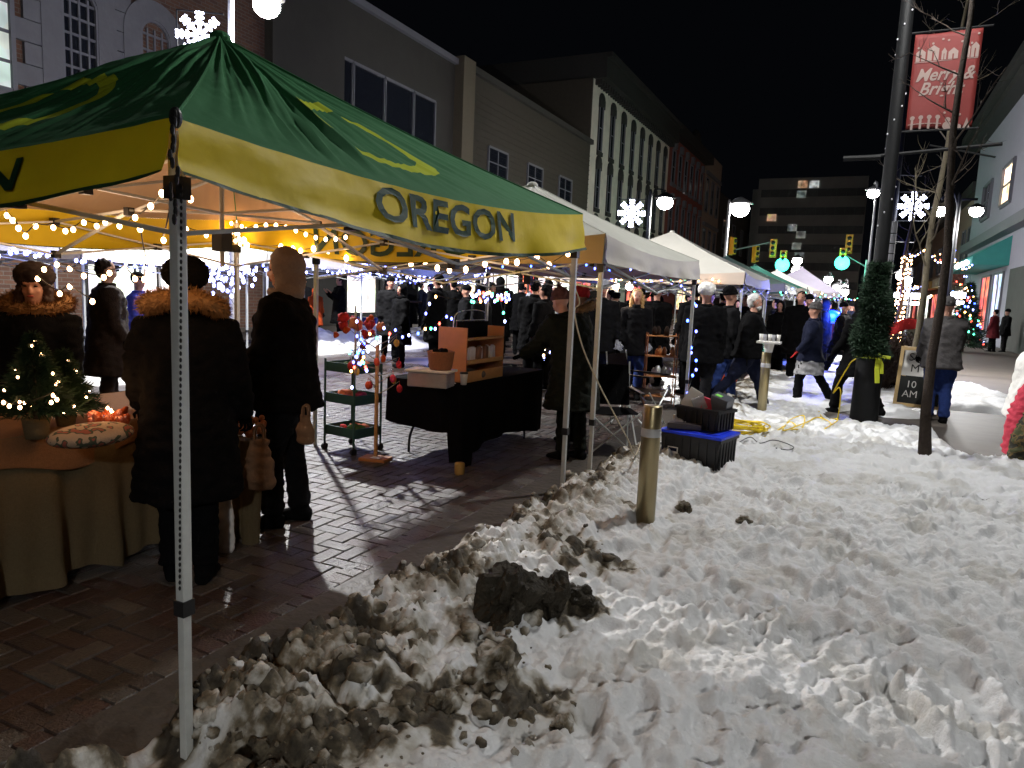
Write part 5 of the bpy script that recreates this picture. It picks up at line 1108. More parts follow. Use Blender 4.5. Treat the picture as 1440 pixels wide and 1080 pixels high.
# ------------------------------------------------------------------ traffic signals
TYEL = pm('signal_yellow', (.75,.36,.03), .5, 0, .1, 10, .05)
def signal(par, c, lit, rz=0.):
    o = bpy.data.objects.new('signal_head', None); COL.objects.link(o); o.parent = par; o.location = c; o.rotation_euler.z = rz
    m = MB(); m.box((0,0,0), (.42,.3,1.25)); m.box((0,.17,0), (.50,.04,1.4)); o2 = m.build('housing', TYEL, o)
    for k, (mt, on) in enumerate(((BULBR,'r'),(BULBA,'a'),(GREENLIT,'g'))):
        m = MB(); m.ell((0,-.17,.40-.40*k), (.5 if lit == on else .15,.14,.5 if lit == on else .15), 0, 12, 8); m.build('lens', mt if lit == on else BLACKP, o, smooth=True)
GREENLIT = em('green_signal_lens', (.05,1,.66), 8, True)
def sig_pole(label, base, tip, heads, Y):
    t = thing('traffic_light', label, 'traffic light', base); b = Vector(base); m = MB(); m.cyl((0,0,0),(0,0,tip.z-.3),.11,.08,10); m.cyl((0,0,tip.z-.8), Vector(tip)-b, .06, .045, 8); m.build('mast', POLEL, t)
    for c, lit, rz in heads: signal(t, Vector(c)-b, lit, rz)
    for c, lit, rz in heads:
        if lit == 'g': lamp(t, Vector(c)-b+Vector((0,-.6,-.5)), 250, (.03,1,.6), .3)
Y = 58.
b0 = atY(1019, 358, Y); sig_pole('traffic light mast arm with yellow heads and glowing green lens over the tents', (b0.x, Y, 0), atY(1086, 340, Y), [(atY(1031,346,Y),None,1.2),(atY(1063,357,Y+2),None,1.0),(atY(1087,349,Y),None,0),(atY(1101,365,Y-.5),'g',0)], Y)
b0 = atY(1219, 366, Y); sig_pole('traffic light with one glowing green lens left of the garlanded pole', (b0.x, Y, 0), atY(1190, 359, Y), [(atY(1194,343,Y+.3),None,0),(atY(1185,362,Y-.5),'g',0)], Y)
# blue beacon
q = P(1170, 445, 17); t = thing('blue_beacon', 'intensely glowing blue beacon light on a short stand past the woman in the plaid skirt', 'beacon', (q.x, q.y, 0))
m = MB(); m.cyl((0,0,0),(0,0,q.z-.15),.035,None,8); m.box((0,0,q.z-.14),(.5,.2,.05)); m.build('stand', BLACKP, t)
m = MB(); m.ell((0,0,q.z), (.21,.14,.15), 0, 14, 8); m.ell((-.2,0,q.z-.03), (.06,.06,.06)); m.build('lens', em('blue_beacon_glow', (.0,.012,1), 40, True), t, smooth=True); lamp(t, (0,-.35,q.z+.05), 800, (.03,.08,1), .2)
q = P(1134, 422, 22); t = thing('white_work_light', 'white glaring work light hung under the distant tents left of the blue beacon', 'lamp', q); m = MB(); m.ell((0,0,0), (.22,.08,.09)); m.build('lens', em('work_glow', (.8,.85,1), 30), t, smooth=True); m = MB(); m.box((0,.06,.02),(.48,.06,.2)); m.cyl((0,.06,.1),(0,.06,.4),.01); m.build('housing', BLACKP, t); lamp(t, (0,-.3,-.1), 30, (.8,.85,1), .15)
# ------------------------------------------------------------------ trees
def tree(name, label, x, y, z, h, r0, seed, mat, lean=(0,0), nb=16, blen=1.4, start=.35, group='bare street trees'):
    rr = random.Random(seed); t = thing(name, label, 'tree', (x, y, z), 0, group); n = 12
    tp = [Vector((lean[0]*i/n+.03*math.sin(i*1.3+seed), lean[1]*i/n+.03*math.cos(i*.9+seed), h*i/n)) for i in range(n+1)]
    m = MB(); m.loft(tp, [r0*(1-.78*i/n)+(.015 if i == 0 else 0) for i in range(n+1)], None, 10); m.build('trunk', mat, t, smooth=True)
    m = MB()
    def br(p, d, L, r, dep):
        pts = [p]; k = 5
        for i in range(k): d = (d+Vector((rr.gauss(0,.13), rr.gauss(0,.13), rr.gauss(.06,.08)))).normalized(); pts.append(pts[-1]+d*L/k)
        m.loft(pts, [r*(1-.8*i/k) for i in range(k+1)], None, 5)
        if dep > 0:
            for _ in range(3 if dep > 1 else 4):
                i = rr.randint(1, k); br(pts[i], (d+Vector((rr.gauss(0,.6), rr.gauss(0,.6), rr.gauss(.1,.4)))).normalized(), L*rr.uniform(.35,.6), r*.5, dep-1)
    for i in range(nb):
        f = start+(1-start)*(i+.5)/nb; j = min(n-1, int(f*n)); a = rr.uniform(0, 6.28); p = tp[j].lerp(tp[j+1], f*n-j)
        br(p, Vector((math.cos(a), math.sin(a), rr.uniform(.35,1.1))).normalized(), blen*rr.uniform(.6,1.1)*(1.15-f*.5), r0*.32*(1.2-f), 2)
    m.build('branches', mat, t); return t
g = gnd(1300, 640, .12); tp_ = P(1338, 0, 8.0)
tree('bare_tree', 'slim dark bare tree trunk rising from the snow before the sandwich board', g.x, g.y, .05, 6.5, .052, 3, BARK, ((atY(1330,330,g.y).x-g.x)*2.6, 0), 12, .95, .34)
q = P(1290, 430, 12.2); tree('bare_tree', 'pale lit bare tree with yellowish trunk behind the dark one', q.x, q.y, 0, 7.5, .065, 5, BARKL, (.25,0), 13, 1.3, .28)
q = P(1262, 430, 15.8)
tw = tree('bare_tree', 'small tree wrapped in warm white lights right of the garlanded pole', q.x, q.y, 0, 4.6, .07, 8, BARK, (.1,0), 8, .8, .5)
for i in range(150):
    z = .9+i*.0125*1.55+rng.normal(0,.01); a = i*1.3; b_ = bpy.data.objects.new('bulb', bulbmesh(BULBW, .017)); COL.objects.link(b_); b_.parent = tw; b_.location = (.10*math.cos(a)+.03*z, .10*math.sin(a), z)
    if i >= 97: break
# far lit strings on right
lights('warm light string swagged from the wrapped tree toward the shops', [P(1275+i*4, 352+6*math.sin(i*.7)+i, 20) for i in range(24)], [BULBW, BULBC], .02)
lights('white lights clustered low before the right shops', [P(1265+rng.uniform(0,45), 400+rng.uniform(0,20), 24) for _ in range(26)], [BULBC, BULBW], .03)
lights('coloured lights scattered on the shop fronts under the twin lamp', [P(1300+rng.uniform(0,68), 350+rng.uniform(0,80), 26) for _ in range(40)], [BULBW, BULBR, BULBA, BULBC, BULBP], .022)
# white lit signs
for px, py, w_, lab in ((1278,416,1.0,'wide white lit sign low down on the right beyond the shrubs'),(1346,415,.55,'small white lit sign left of the coloured fir tree')):
    q = P(px, py, 27); m = MB(); m.box((0,0,0),(w_,.12,.22)); m.box((0,0,-.28),(w_*.9,.1,.12)); o = m.build('lit_sign', em('sign_glow', (.85,.88,1), 9), bevel=.02, loc=q); tag(o, lab, 'sign')
# coloured fir
def fir(label, loc, h, r, n, bulbs, bm_list, br_, dens=1., pot=None):
    t = thing('fir_tree', label, 'fir tree', loc); m = MB(); m.cyl((0,0,0),(0,0,h*.95),r*.07,r*.02,7); m.build('trunk', BARK, t)
    m = MB()
    for i in range(n):
        f = rng.random()**1.25; z = h*(.08+.9*f); rad = r*(1-f)*rng.uniform(.25,1.05)*(1+.18*math.sin(f*34)); a = rng.uniform(0,6.283); p = Vector((rad*math.cos(a), rad*math.sin(a), z)); d = Vector((math.cos(a), math.sin(a), rng.normal(.1,.5))).normalized(); s = d.orthogonal().normalized()*(.010*dens); m.add([p-s, p+s, p+d*.10*dens],[(0,1,2)])
    m.build('foliage', GREENL, t)
    for i in range(bulbs):
        f = rng.random(); a = rng.uniform(0,6.283); rad = r*(1-f)*1.0; b_ = bpy.data.objects.new('bulb', bulbmesh(bm_list[i % len(bm_list)], br_)); COL.objects.link(b_); b_.parent = t; b_.location = (rad*math.cos(a), rad*math.sin(a), h*(.1+.88*f))
    if pot: m = MB(); m.lathe((0,0,-pot[1]), [(pot[0]*.8,0),(pot[0]*.9,pot[1]*.4),(pot[0],pot[1]),(pot[0]*1.1,pot[1]*1.1),(pot[0]*.9,pot[1]*1.05)], 14); m.build('pot', BURLAP, t, smooth=True)
    return t
q = P(1356, 468, 28); fir('tall fir tree with multicoloured lights before the right shops', (q.x, q.y, .05), 2.7, .75, 4500, 60, [BULBR,BULBP,BULBG,BULBA,BULBC], .035, 2.2)
TZ = .80
q = P(50, 572, 3.35)
TX = (-4.55, -3.62)
fir('larger tabletop fir in a burlap pot with small white lights', (P(50,575,3.45).x, P(50,575,3.45).y, TZ+.09), .42, .17, 5200, 26, [BULBW], .006, .45, (.06,.09))
fir('smaller tabletop fir with white lights right behind the larger one', (P(92,572,3.75).x, P(92,572,3.75).y, TZ+.06), .34, .16, 4200, 20, [BULBW], .006, .45, (.05,.06))
# ------------------------------------------------------------------ burlap table
TY = (.3, 3.32)
t = thing('burlap_table', 'long market table skirted in burlap down to the bricks on the left', 'table', ((TX[0]+TX[1])/2, (TY[0]+TY[1])/2, 0))
cx, cy = (TX[0]+TX[1])/2, (TY[0]+TY[1])/2; hx, hy = (TX[1]-TX[0])/2, (TY[1]-TY[0])/2
m = MB(); m.box((0,0,TZ-.02), (hx*2-.02, hy*2-.02, .035)); m.build('tabletop', WOOD, t)
for sx_ in (-1,1):
    for sy_ in (-1,1): m = MB(); m.cyl((sx_*(hx-.08), sy_*(hy-.1), 0), (sx_*(hx-.08), sy_*(hy-.1), TZ-.03), .015); m.build('leg', METAL, t)
per = 2*(hx*2+hy*2)
def loop(u):
    d = u*per; rc = .04
    if d < 2*hy: return Vector((hx, -hy+d, 0)), Vector((1,0,0))
    d -= 2*hy
    if d < 2*hx: return Vector((hx-d, hy, 0)), Vector((0,1,0))
    d -= 2*hx
    if d < 2*hy: return Vector((-hx, hy-d, 0)), Vector((-1,0,0))
    return Vector((-hx+(d-2*hy), -hy, 0)), Vector((0,-1,0))
def skirt(u, v):
    p, n_ = loop(min(u, .99999)); s = u*per
    fold = (math.sin(s*15+1.8*math.sin(s*3.3))*.5+.5)**1.6*.65 + .35*(mnoise.noise(Vector((s*3.2,v*.8,3)))+.5)+.12*math.sin(s*41+v*2); bell = .012+.13*v**.8*fold+.02*v + .015*mnoise.noise(Vector((s*6,v*4,1)))
    if abs(p.y) > hy-.12 and abs(p.x) > hx-.12: n_ = (n_+Vector((math.copysign(.6,p.x), math.copysign(.6,p.y),0))).normalized()
    z = TZ*(1-v)+ .012+ (.02+.08*abs(mnoise.noise(Vector((s*2.3,7,0)))))*v
    return p+n_*bell+Vector((0,0,z-.005))
m = MB(); m.grid(skirt, 420, 26); m.build('skirt_cloth', BURLAP, t, smooth=True)
def topf(u, v):
    x = -hx-.02+u*(2*hx+.04); y = -hy-.02+v*(2*hy+.04); return Vector((x, y, TZ+.004+.004*mnoise.noise(Vector((x*8,y*8,0)))))
m = MB(); m.grid(topf, 24, 60)
def drape(u, v): y = -hy+u*2*hy; return Vector((hx+.02+.03*v+.02*math.sin(u*23)*v, y, TZ+.004-v*(.13+.05*math.sin(u*11+.8)+.02*math.sin(u*31))))
m.grid(drape, 90, 6); m.build('runner', BURLAPD, t, smooth=True)
def put(name, label, cat, loc, builds, group=None, rz=0.):
    t = thing(name, label, cat, loc, rz, group)
    for nm, mb, mt in builds: mb.build(nm, mt, t, smooth=nm in SM)
    return t
SM = {'cushion','bag','body','cellophane','bowl','loop','shade','coil'}
q = P(128, 566, 3.3)
m = MB(); m.ell((0,0,.05), (.13,.20,.055), 0, 24, 14); 
def camo(name, a, b, c, sc):
    m = pm(name, a, .85, 0, .1, 20, .3); N, L, b_ = nodes(m); tc = N.new('ShaderNodeTexCoord'); v = N.new('ShaderNodeTexNoise'); v.inputs['Scale'].default_value = sc; v.inputs['Detail'].default_value = 1; L.new(tc.outputs['Object'], v.inputs['Vector'])
    cr = N.new('ShaderNodeValToRGB'); cr.color_ramp.interpolation = 'CONSTANT'; e = cr.color_ramp.elements; e[0].color = (*a,1); e[1].position = .5; e[1].color = (*b,1); k = e.new(.58); k.color = (*c,1); L.new(v.outputs['Fac'], cr.inputs['Fac']); L.new(cr.outputs['Color'], b_.inputs['Base Color']); return m
put('printed_cushion', 'flat cushion with a dark sprig print lying on the burlap table', 'cushion', (q.x, q.y, TZ+.01), [('cushion', remesh and m, camo('sprig_print', (.42,.30,.2), (.06,.07,.04), (.3,.08,.05), 22))])
q = P(152, 548, 3.55); m = MB()
for i in range(60): a = rng.uniform(0,6.28); d = Vector((math.cos(a)*rng.uniform(.3,1), math.sin(a), rng.uniform(.1,1))); m.loft([d*.01, d*.07, d*.10+Vector((0,0,.01))], [(.02,.003),(.035,.003),(.008,.003)], None, 5)
t_ = put('cellophane_gift', 'crinkled orange red cellophane bundle lit by bulbs behind the cushion', 'gift', (q.x, q.y, TZ+.03), [('cellophane', m, pm('orange_cellophane', (.35,.07,.025), .2, 0, .3, 20, .4, .7))])
for i in range(4): b_ = bpy.data.objects.new('bulb', bulbmesh(BULBW, .007)); COL.objects.link(b_); b_.parent = t_; b_.location = (rng.uniform(-.1,.1), rng.uniform(-.1,.1), rng.uniform(.06,.14))
lamp(t_, (.0,-.05,.2), 1.5, (1,.5,.2), .05)
lights('short warm bulb strand lying on the burlap table edge', [P(5,566,3.2),P(13,571,3.2),P(28,573,3.2),P(75,556,3.3),P(80,562,3.3),P(72,566,3.3)], [BULBW], .008)
# bags beside the burlap table
def sack(name, label, px, py, h, w, mt, flat=.5, zb=None):
    g = gnd(px, py, 0); z = 0 if zb is None else zb; m = MB(); m.loft([(0,0,.0),(0,0,h*.15),(0,0,h*.55),(0,0,h*.85),(0,0,h)], [(w*.8,w*flat*.8),(w,w*flat),(w*.9,w*flat*.9),(w*.6,w*flat*.45),(w*.68,w*flat*.3)], (1,0,0), 16)
    t = thing(name, label, 'bag', (g.x, g.y, z), R(30)); link('bag', remesh(m, .010, 2, .010, 9, px), mt, t)
    m = MB()
    for s in (1,-1): m.loft(tube_path([(-w*.3,s*.02,h*.95),(-w*.2,s*.02,h*1.25),(w*.2,s*.02,h*1.25),(w*.3,s*.02,h*.95)]), [.006]*19, None, 6)
    m.build('handle', mt, t); return t
g = P(365, 640, 4.0); t_ = sack('brown_bag', 'rounded tan kraft bag hanging at the table end beside the hooded man', 365, 700, .29, .09, KRAFT); t_.location = (g.x, g.y, g.z-.2)
g = P(430, 600, 3.9); t_ = sack('brown_bag', 'small brown paper bag held low behind the hooded man', 430, 640, .17, .055, KRAFT); t_.location = (g.x, g.y, g.z-.1)
t_ = sack('white_bag', 'thin white plastic bag standing by the fur hooded shopper', 318, 778, .40, .055, PAPER, .6)
sack('burlap_sack', 'burlap sack slumped at the corner of the table skirt', 338, 755, .5, .12, BURLAP)
q = P(352, 610, 4.3); m = MB()
for i in range(26): m.ell((rng.normal(0,.05), rng.normal(0,.05), rng.uniform(0,.1)), rng.uniform(.015,.03), 0, 7, 5)
m2 = MB(); m2.cyl((0,0,-.75),(0,0,-.03),.05,.08)
put('dried_flowers', 'pot of small rust coloured dried flowers at the end of the burlap table', 'flowers', q, [('blooms', m, pm('rust_bloom', (.4,.14,.05), .8)), ('stand', m2, BURLAP)])
# ------------------------------------------------------------------ green trolley
g = gnd(478, 640, 0); t = thing('trolley', 'green three tier trolley filled with red and orange crocheted pieces', 'trolley', (g.x-.05, g.y+.25, 0), R(-8)); TG = pm('sage_enamel', (.035,.10,.085), .45, .1, .12, 12, .05)
for z in (.16,.48,.78):
    m = MB(); w_, d_ = .42, .34; m.b2((-w_/2,-d_/2,z),(w_/2,d_/2,z+.012))
    m.b2((-w_/2,-d_/2,z),(w_/2,-d_/2+.008,z+.09)); m.b2((-w_/2,d_/2-.008,z),(w_/2,d_/2,z+.09)); m.b2((-w_/2,-d_/2,z),(-w_/2+.008,d_/2,z+.09)); m.b2((w_/2-.008,-d_/2,z),(w_/2,d_/2,z+.09)); m.build('tray', TG, t)
for sx_ in (-1,1):
    for sy_ in (-1,1):
        m = MB(); m.cyl((sx_*.2,sy_*.178,.07),(sx_*.2,sy_*.178,.90),.011,None,8); m.build('post', TG, t); m = MB(); m.cyl((sx_*.2-.012,sy_*.178,.035),(sx_*.2+.012,sy_*.178,.035),.035,None,12); m.cyl((sx_*.2,sy_*.178,.03),(sx_*.2,sy_*.178,.08),.012); m.build('castor', BLACKP, t)
i = 0
for z, n in ((.17,7),(.49,7),(.79,9)):
    for k in range(n):
        a = rng.uniform(0,6.28); m = MB(); clod(m, (0,0,0), rng.uniform(.04,.07), k*3.1+z*7, .7, 7); mt, nm = [(REDC,'red'),(pm('coral_wool', (.6,.16,.07), .9),'coral'),(pm('plum_wool', (.25,.03,.08), .9),'plum'),(pm('moss_wool', (.05,.12,.03), .9),'moss green')][int(rng.integers(0,4))]
        o = m.build('crochet_piece', mt, smooth=True, loc=(t.location.x+rng.uniform(-.14,.14), t.location.y+rng.uniform(-.11,.11), z+.055)); tag(o, nm+' crocheted piece heaped on the '+('lowest' if z < .3 else 'middle' if z < .6 else 'top')+' tray of the green trolley', 'crochet', 'crocheted pieces on the green trolley')
# ornament stand
g = gnd(528, 648, 0); t = thing('ornament_stand', 'wooden post stand with bare twigs hung with felt ornaments', 'display stand', (g.x, g.y, 0), R(10)); m = MB(); m.box((0,0,.02),(.26,.18,.03)); m.build('base', WOODD, t, bevel=.004); m = MB(); m.box((0,0,.55),(.028,.028,1.05)); m.build('post', WOOD, t, bevel=.003)
m = MB(); tips = []
for k in range(16):
    a = k*2.4; z = .62+k*.035; d = Vector((math.cos(a), math.sin(a), rng.uniform(.2,.8))).normalized(); L_ = rng.uniform(.16,.34); e = Vector((0,0,z))+d*L_; m.loft([(0,0,z), Vector((0,0,z))+d*L_*.5+Vector((0,0,-.01)), e], [.006,.004,.002], None, 5); tips.append(e)
m.build('twigs', BARKL, t)
for k, e in enumerate(tips[:12]):
    m = MB(); m.cyl((0,0,0),(0,0,-.04),.0015,None,4); m.ell((0,0,-.07),(.03,.012,.038),0,8,6); o = m.build('felt_ornament', [REDC,PINKC,ORANGEC,pm('mustard_felt',(.5,.3,.05),.9)][k%4], t, smooth=True, loc=e)
m = MB(); m.box((0,0,0),(.09,.06,.003)); o = m.build('paper_card', PAPER, loc=(g.x+.04, g.y-.05, .045)); tag(o, 'small white card lying on the base of the ornament stand', 'card')
q = P(500, 450, 7.5); t = thing('felt_garland', 'cluster of red pink and orange felt hangings behind the ornament stand', 'decoration', q); m = MB(); m.cyl((0,0,-1.3),(0,0,.15),.01); m.build('rod', METAL, t)
for k in range(14): m = MB(); clod(m, (rng.normal(0,.14), rng.normal(0,.05), rng.uniform(-.28,.08)), rng.uniform(.025,.055), k*2.2, 1.1, 6); m.build('felt_hanging', [REDC,PINKC,ORANGEC,pm('salmon_felt',(.7,.25,.15),.9)][k%4], t, smooth=True)
# ------------------------------------------------------------------ black clothed table
A0 = gnd(575, 668, 0); B0 = gnd(655, 668, 0)
bx0_, bx1_, by0_, by1_ = -3.93, -3.12, 5.50, 7.3
t = thing('black_table', 'folding table under a black cloth behind the green tent', 'table', ((bx0_+bx1_)/2, (by0_+by1_)/2, 0)); w_, d_ = bx1_-bx0_, by1_-by0_; BT = .76
m = MB(); m.box((0,0,BT-.02),(w_,d_,.03)); m.build('tabletop', PAPER, t)
def blk(u, v):
    per_ = 2*(w_+d_); d = min(u,.9999)*per_; 
    if d < w_: p, n_ = Vector((-w_/2+d,-d_/2,0)), Vector((0,-1,0))
    elif d < w_+d_: p, n_ = Vector((w_/2,-d_/2+d-w_,0)), Vector((1,0,0))
    elif d < 2*w_+d_: p, n_ = Vector((w_/2-(d-w_-d_),d_/2,0)), Vector((0,1,0))
    else: p, n_ = Vector((-w_/2,d_/2-(d-2*w_-d_),0)), Vector((-1,0,0))
    s = d; drop = .40+.05*math.sin(s*3)+ (.28 if w_-.12 < d < w_+.12 else 0) + .22*(w_ < d < w_+d_)
    return p+n_*(.012+.05*v*(.5+.5*math.sin(s*14)))+Vector((0,0,BT+.004-v*drop))
m = MB(); m.grid(blk, 200, 12); m.b2((-w_/2,-d_/2,BT),(w_/2,d_/2,BT+.004)); m.build('cloth', BLACK, t, smooth=True)
for sy_ in (-1,1):
    for sx_ in (-1,1): m = MB(); y_ = sy_*(d_/2-.25); m.loft(tube_path([(sx_*(w_/2-.08), y_, 0),(sx_*(w_/2-.1), y_, .2),(sx_*(w_/2-.22), y_, .45),(sx_*(w_/2-.24), y_, BT-.03)]), [.013]*19, None, 7); m.build('leg', BLACKP, t, smooth=True)
    m = MB(); m.cyl((-w_/2+.15, sy_*(d_/2-.25), .33),(w_/2-.15, sy_*(d_/2-.25), .33),.009); m.build('stretcher', BLACKP, t)
g = gnd(646, 668, 0); m = MB(); m.lathe((0,0,0),[(.04,0),(.045,.03),(.045,.10),(.04,.11)],12); o = m.build('weight_block', pm('ochre_block', (.4,.24,.06), .6), loc=(g.x,g.y,0), smooth=True); tag(o, 'small ochre weight standing on the road under the black table corner', 'weight')
# shelf unit
sx0 = bx1_-.04; sc = P(650, 540, 5.95)
t = thing('wooden_shelf', 'pine tabletop shelf unit with three tiers at the corner of the black table', 'shelf', (-3.16, 5.62, BT+.006), R(90)); SW, SD, SH_ = .74, .30, .50   # width runs along +Y after rotation
for s, mt in ((0,WOODD),(SW,WOODD)): m = MB(); m.b2((s-.009,0,0),(s+.009,SD,SH_)); m.build('side_panel', mt, t, bevel=.002)
for z in (.004,.175,.385):
    m = MB(); m.b2((.009,.0,z),(SW-.009,SD-.01,z+.014)); m.build('shelf_board', WOOD, t)
m = MB(); m.b2((.01,-.006,.0),(SW-.01,.008,.10)); m.build('front_board', WOOD, t); m = MB(); m.b2((.01,-.006,.165),(SW-.01,.004,.205)); m.build('rail', WOOD, t); m = MB(); m.b2((.009,SD-.012,.385),(SW-.009,SD,.42)); m.build('back_rail', WOOD, t); m = MB(); m.b2((SW*.55,SD-.014,.02),(SW-.01,SD-.002,.36)); m.build('back_panel', WOODD, t)
MWt = t.matrix_basis if False else Matrix.Translation(t.location) @ Matrix.Rotation(R(90), 4, 'Z')
for k in range(9):
    m = MB(); m.b2((-.031,-.018,0),(.031,.018,.115)); m.lathe((0,0,.115),[(.018,0),(.02,.01),(.01,.012)],6); p = MWt @ Vector((.06+k*.075, .08+.02*(k%2), .19)); o = m.build('gift_bag', PAPER if k not in (4,6) else pm('brown_print', (.25,.12,.07), .8), bevel=.004, loc=p); o.rotation_euler = (0, rng.normal(0,.12), R(90)); o.name = 'gift_bag'
    tag(o, 'white paper gift bag in the row on the middle shelf' if k not in (4,6) else ('brown patterned gift bag in the row on the middle shelf, '+('nearer' if k == 4 else 'farther')+' of the two'), 'gift bag', 'gift bags on the wooden shelf')
m = MB(); m.ell((0,0,.04),(.09,.05,.045)); m.ell((.1,.02,.035),(.05,.04,.04)); o = m.build('wool_bundle', pm('mottled_wool', (.12,.10,.09), .9, 0, .8, 20, .4), smooth=True, loc=MWt @ Vector((.3,.12,.02))); tag(o, 'dark mottled wool bundle on the lowest tier of the wooden shelf', 'wool bundle')
# jewellery hanger above
t = thing('jewellery_hanger', 'wire hanger arch of trinkets above the wooden shelf', 'display hanger', MWt @ Vector((.3,.15,.40))); m = MB(); m.loft(tube_path([(0,-.3,0),(0,-.28,.2),(0,-.1,.25),(0,.2,.25),(0,.34,.2),(0,.36,0)]), [.005]*31, None, 6); m.cyl((0,-.25,.16),(0,.33,.16),.004); m.build('wire_arch', METAL, t)
for k in range(11): m = MB(); m.cyl((0,-.24+k*.055,.16),(0,-.24+k*.055,.08),.0015,None,4); m.ell((0,-.24+k*.055,.05),(.008,.018,.03)); m.build('trinket', [REDC,BLACKP,PAPER,MAROON][k%4], t)
m = MB(); m.b2((-.02,-.2,.0),(.05,.28,.15)); m.build('card_stack', BLACK, t)
def onbt(px, py, d=None): q = C0+ray(px,py)*((BT+.006-HC)/ray(px,py).z); return q
q = onbt(607, 520); m = MB(); m.lathe((0,0,0),[(.085,0),(.10,.02),(.115,.15),(.12,.155),(.108,.15),(.09,.02)],20)
# clear storage bin with lid
q = onbt(600, 545); t = thing('storage_bin', 'clear storage bin with white lid holding pink things on the black table', 'storage bin', (q.x-.02, q.y+.10, BT+.006), R(12)); m = MB(); m.b2((-.18,-.11,0),(.18,.11,.13)); m.build('tub', CLEAR, t, bevel=.01); m = MB(); m.b2((-.16,-.09,.005),(.0,.09,.11)); m.build('contents', PINKC, t); m = MB(); m.b2((-.20,-.125,.13),(.20,.125,.15)); m.build('lid', PAPER, t, bevel=.006)
m = MB(); m.lathe((0,0,0),[(.09,0),(.10,.02),(.118,.15),(.122,.16),(.11,.15),(.088,.02)],20); o = m.build('rattan_basket', pm('rattan', (.32,.13,.06), .8, 0, .4, 60, .6), smooth=True, loc=(t.location.x+.08, t.location.y+.02, BT+.157)); tag(o, 'round red brown basket standing on the storage bin lid', 'basket')
m = MB(); 
for k in range(10): m.ell((rng.normal(0,.04), rng.normal(0,.04), rng.uniform(.10,.17)), rng.uniform(.02,.04), 0, 7, 5)
o2 = m.build('yarn_balls', BLACK, smooth=True, loc=o.location); tag(o2, 'black yarn bundles heaped inside the round basket', 'yarn')
q = onbt(652, 541); t = thing('paper_cup', 'white takeaway cup with dark lid on the black table corner', 'cup', (q.x, q.y, BT+.006)); m = MB(); m.lathe((0,0,0),[(.026,0),(.036,.095),(.037,.10)],18); m.build('cup', PAPER, t, smooth=True); m = MB(); m.lathe((0,0,.098),[(.039,0),(.039,.008),(.034,.016)],18); m.build('lid', BLACKP, t, smooth=True)
q = onbt(628, 541); m = MB(); m.box((0,0,.006),(.12,.07,.01),R(20)); m.box((.03,.02,.015),(.08,.05,.006),R(50)); o = m.build('leaflets', PAPER, loc=(q.x,q.y,BT+.006)); tag(o, 'few white leaflets scattered left of the paper cup', 'leaflets')
# orange stall, chairs, rack
t = thing('orange_stall', 'stall table with a bright orange cloth under the white tent', 'table', (-2.55, 14.35, 0)); m = MB(); m.b2((-.5,-.35,.05),(.5,.35,.9)); link('cloth', remesh(m, .05, 2, .05, 3, 2), ORANGEC, t); m = MB(); m.b2((-.52,-.37,.9),(.52,.37,.93)); m.build('tabletop', WOOD, t)
for k, (px, py, lab) in enumerate(((862, 640, 'black folding camp chair behind the poles of the second tent'), (905, 600, 'brown seated folding chair beside the metal rack'))):
    g = gnd(px, py, 0); t = thing('camp_chair', lab, 'chair', (g.x-.1, g.y+.1, 0), R(30+50*k)); mt = BLACK if k == 0 else BROWNC
    m = MB(); m.grid(lambda u, v: Vector((-.27+u*.54, -.25+v*.5, .44-.05*math.sin(u*3.14)*math.sin(v*3.14))), 8, 8); m.build('seat', mt, t, smooth=True); m = MB(); m.grid(lambda u, v: Vector((-.27+u*.54, .25+.12*v+.03*math.sin(u*3.14), .46+v*.42)), 8, 8); m.build('backrest', mt, t, smooth=True)
    for (a_, b_) in (((-.27,-.25,0),(.27,-.25,.46)),((.27,-.25,0),(-.27,-.25,.46)),((-.27,.25,0),(.27,.25,.46)),((.27,.25,0),(-.27,.25,.46)),((-.27,-.25,0),(-.27,.25,.46)),((.27,-.25,0),(.27,.25,.46)),((-.27,.25,0),(-.27,.37,.92)),((.27,.25,0),(.27,.37,.92))): m = MB(); m.cyl(a_, b_, .009, None, 6); m.build('leg', METAL, t)
    m = MB(); m.b2((-.30,-.25,.64),(-.25,.3,.66)); m.build('armrest', BLACKP, t); m = MB(); m.b2((.25,-.25,.64),(.30,.3,.66)); m.build('armrest', BLACKP, t)
g = gnd(915, 575, 0); t = thing('goods_rack', 'small open rack crowded with brown and white trinkets behind the camp chairs', 'rack', (g.x, g.y+.4, 0), R(20))
for sx_ in (-.22,.22):
    for sy_ in (-.14,.14): m = MB(); m.cyl((sx_,sy_,0),(sx_,sy_,1.1),.009); m.build('post', pm('copper_tube', (.3,.12,.06), .4, .5), t)
for z in (.15,.45,.75,1.05): m = MB(); m.b2((-.23,-.15,z),(.23,.15,z+.012)); m.build('shelf_board', WOODD, t)
for k in range(22):
    m = MB(); h_ = rng.uniform(.07,.18); z = (.162,.462,.762,1.062)[k%4]; m.loft([(0,0,0),(0,0,h_*.6),(0,0,h_)],[.035,.04,.015],None,8); o = m.build('trinket_jar', [PAPER,BROWNC,WOODD,METAL][(k*7)%4], smooth=True, loc=(t.location.x+rng.uniform(-.17,.17), t.location.y+rng.uniform(-.1,.1), z)); tag(o, ('white','dark brown','red brown','grey')[(k*7)%4]+' trinket jar on the '+('lowest','second','third','top')[k%4]+' shelf of the crowded rack', 'jar', 'trinket jars on the rack')
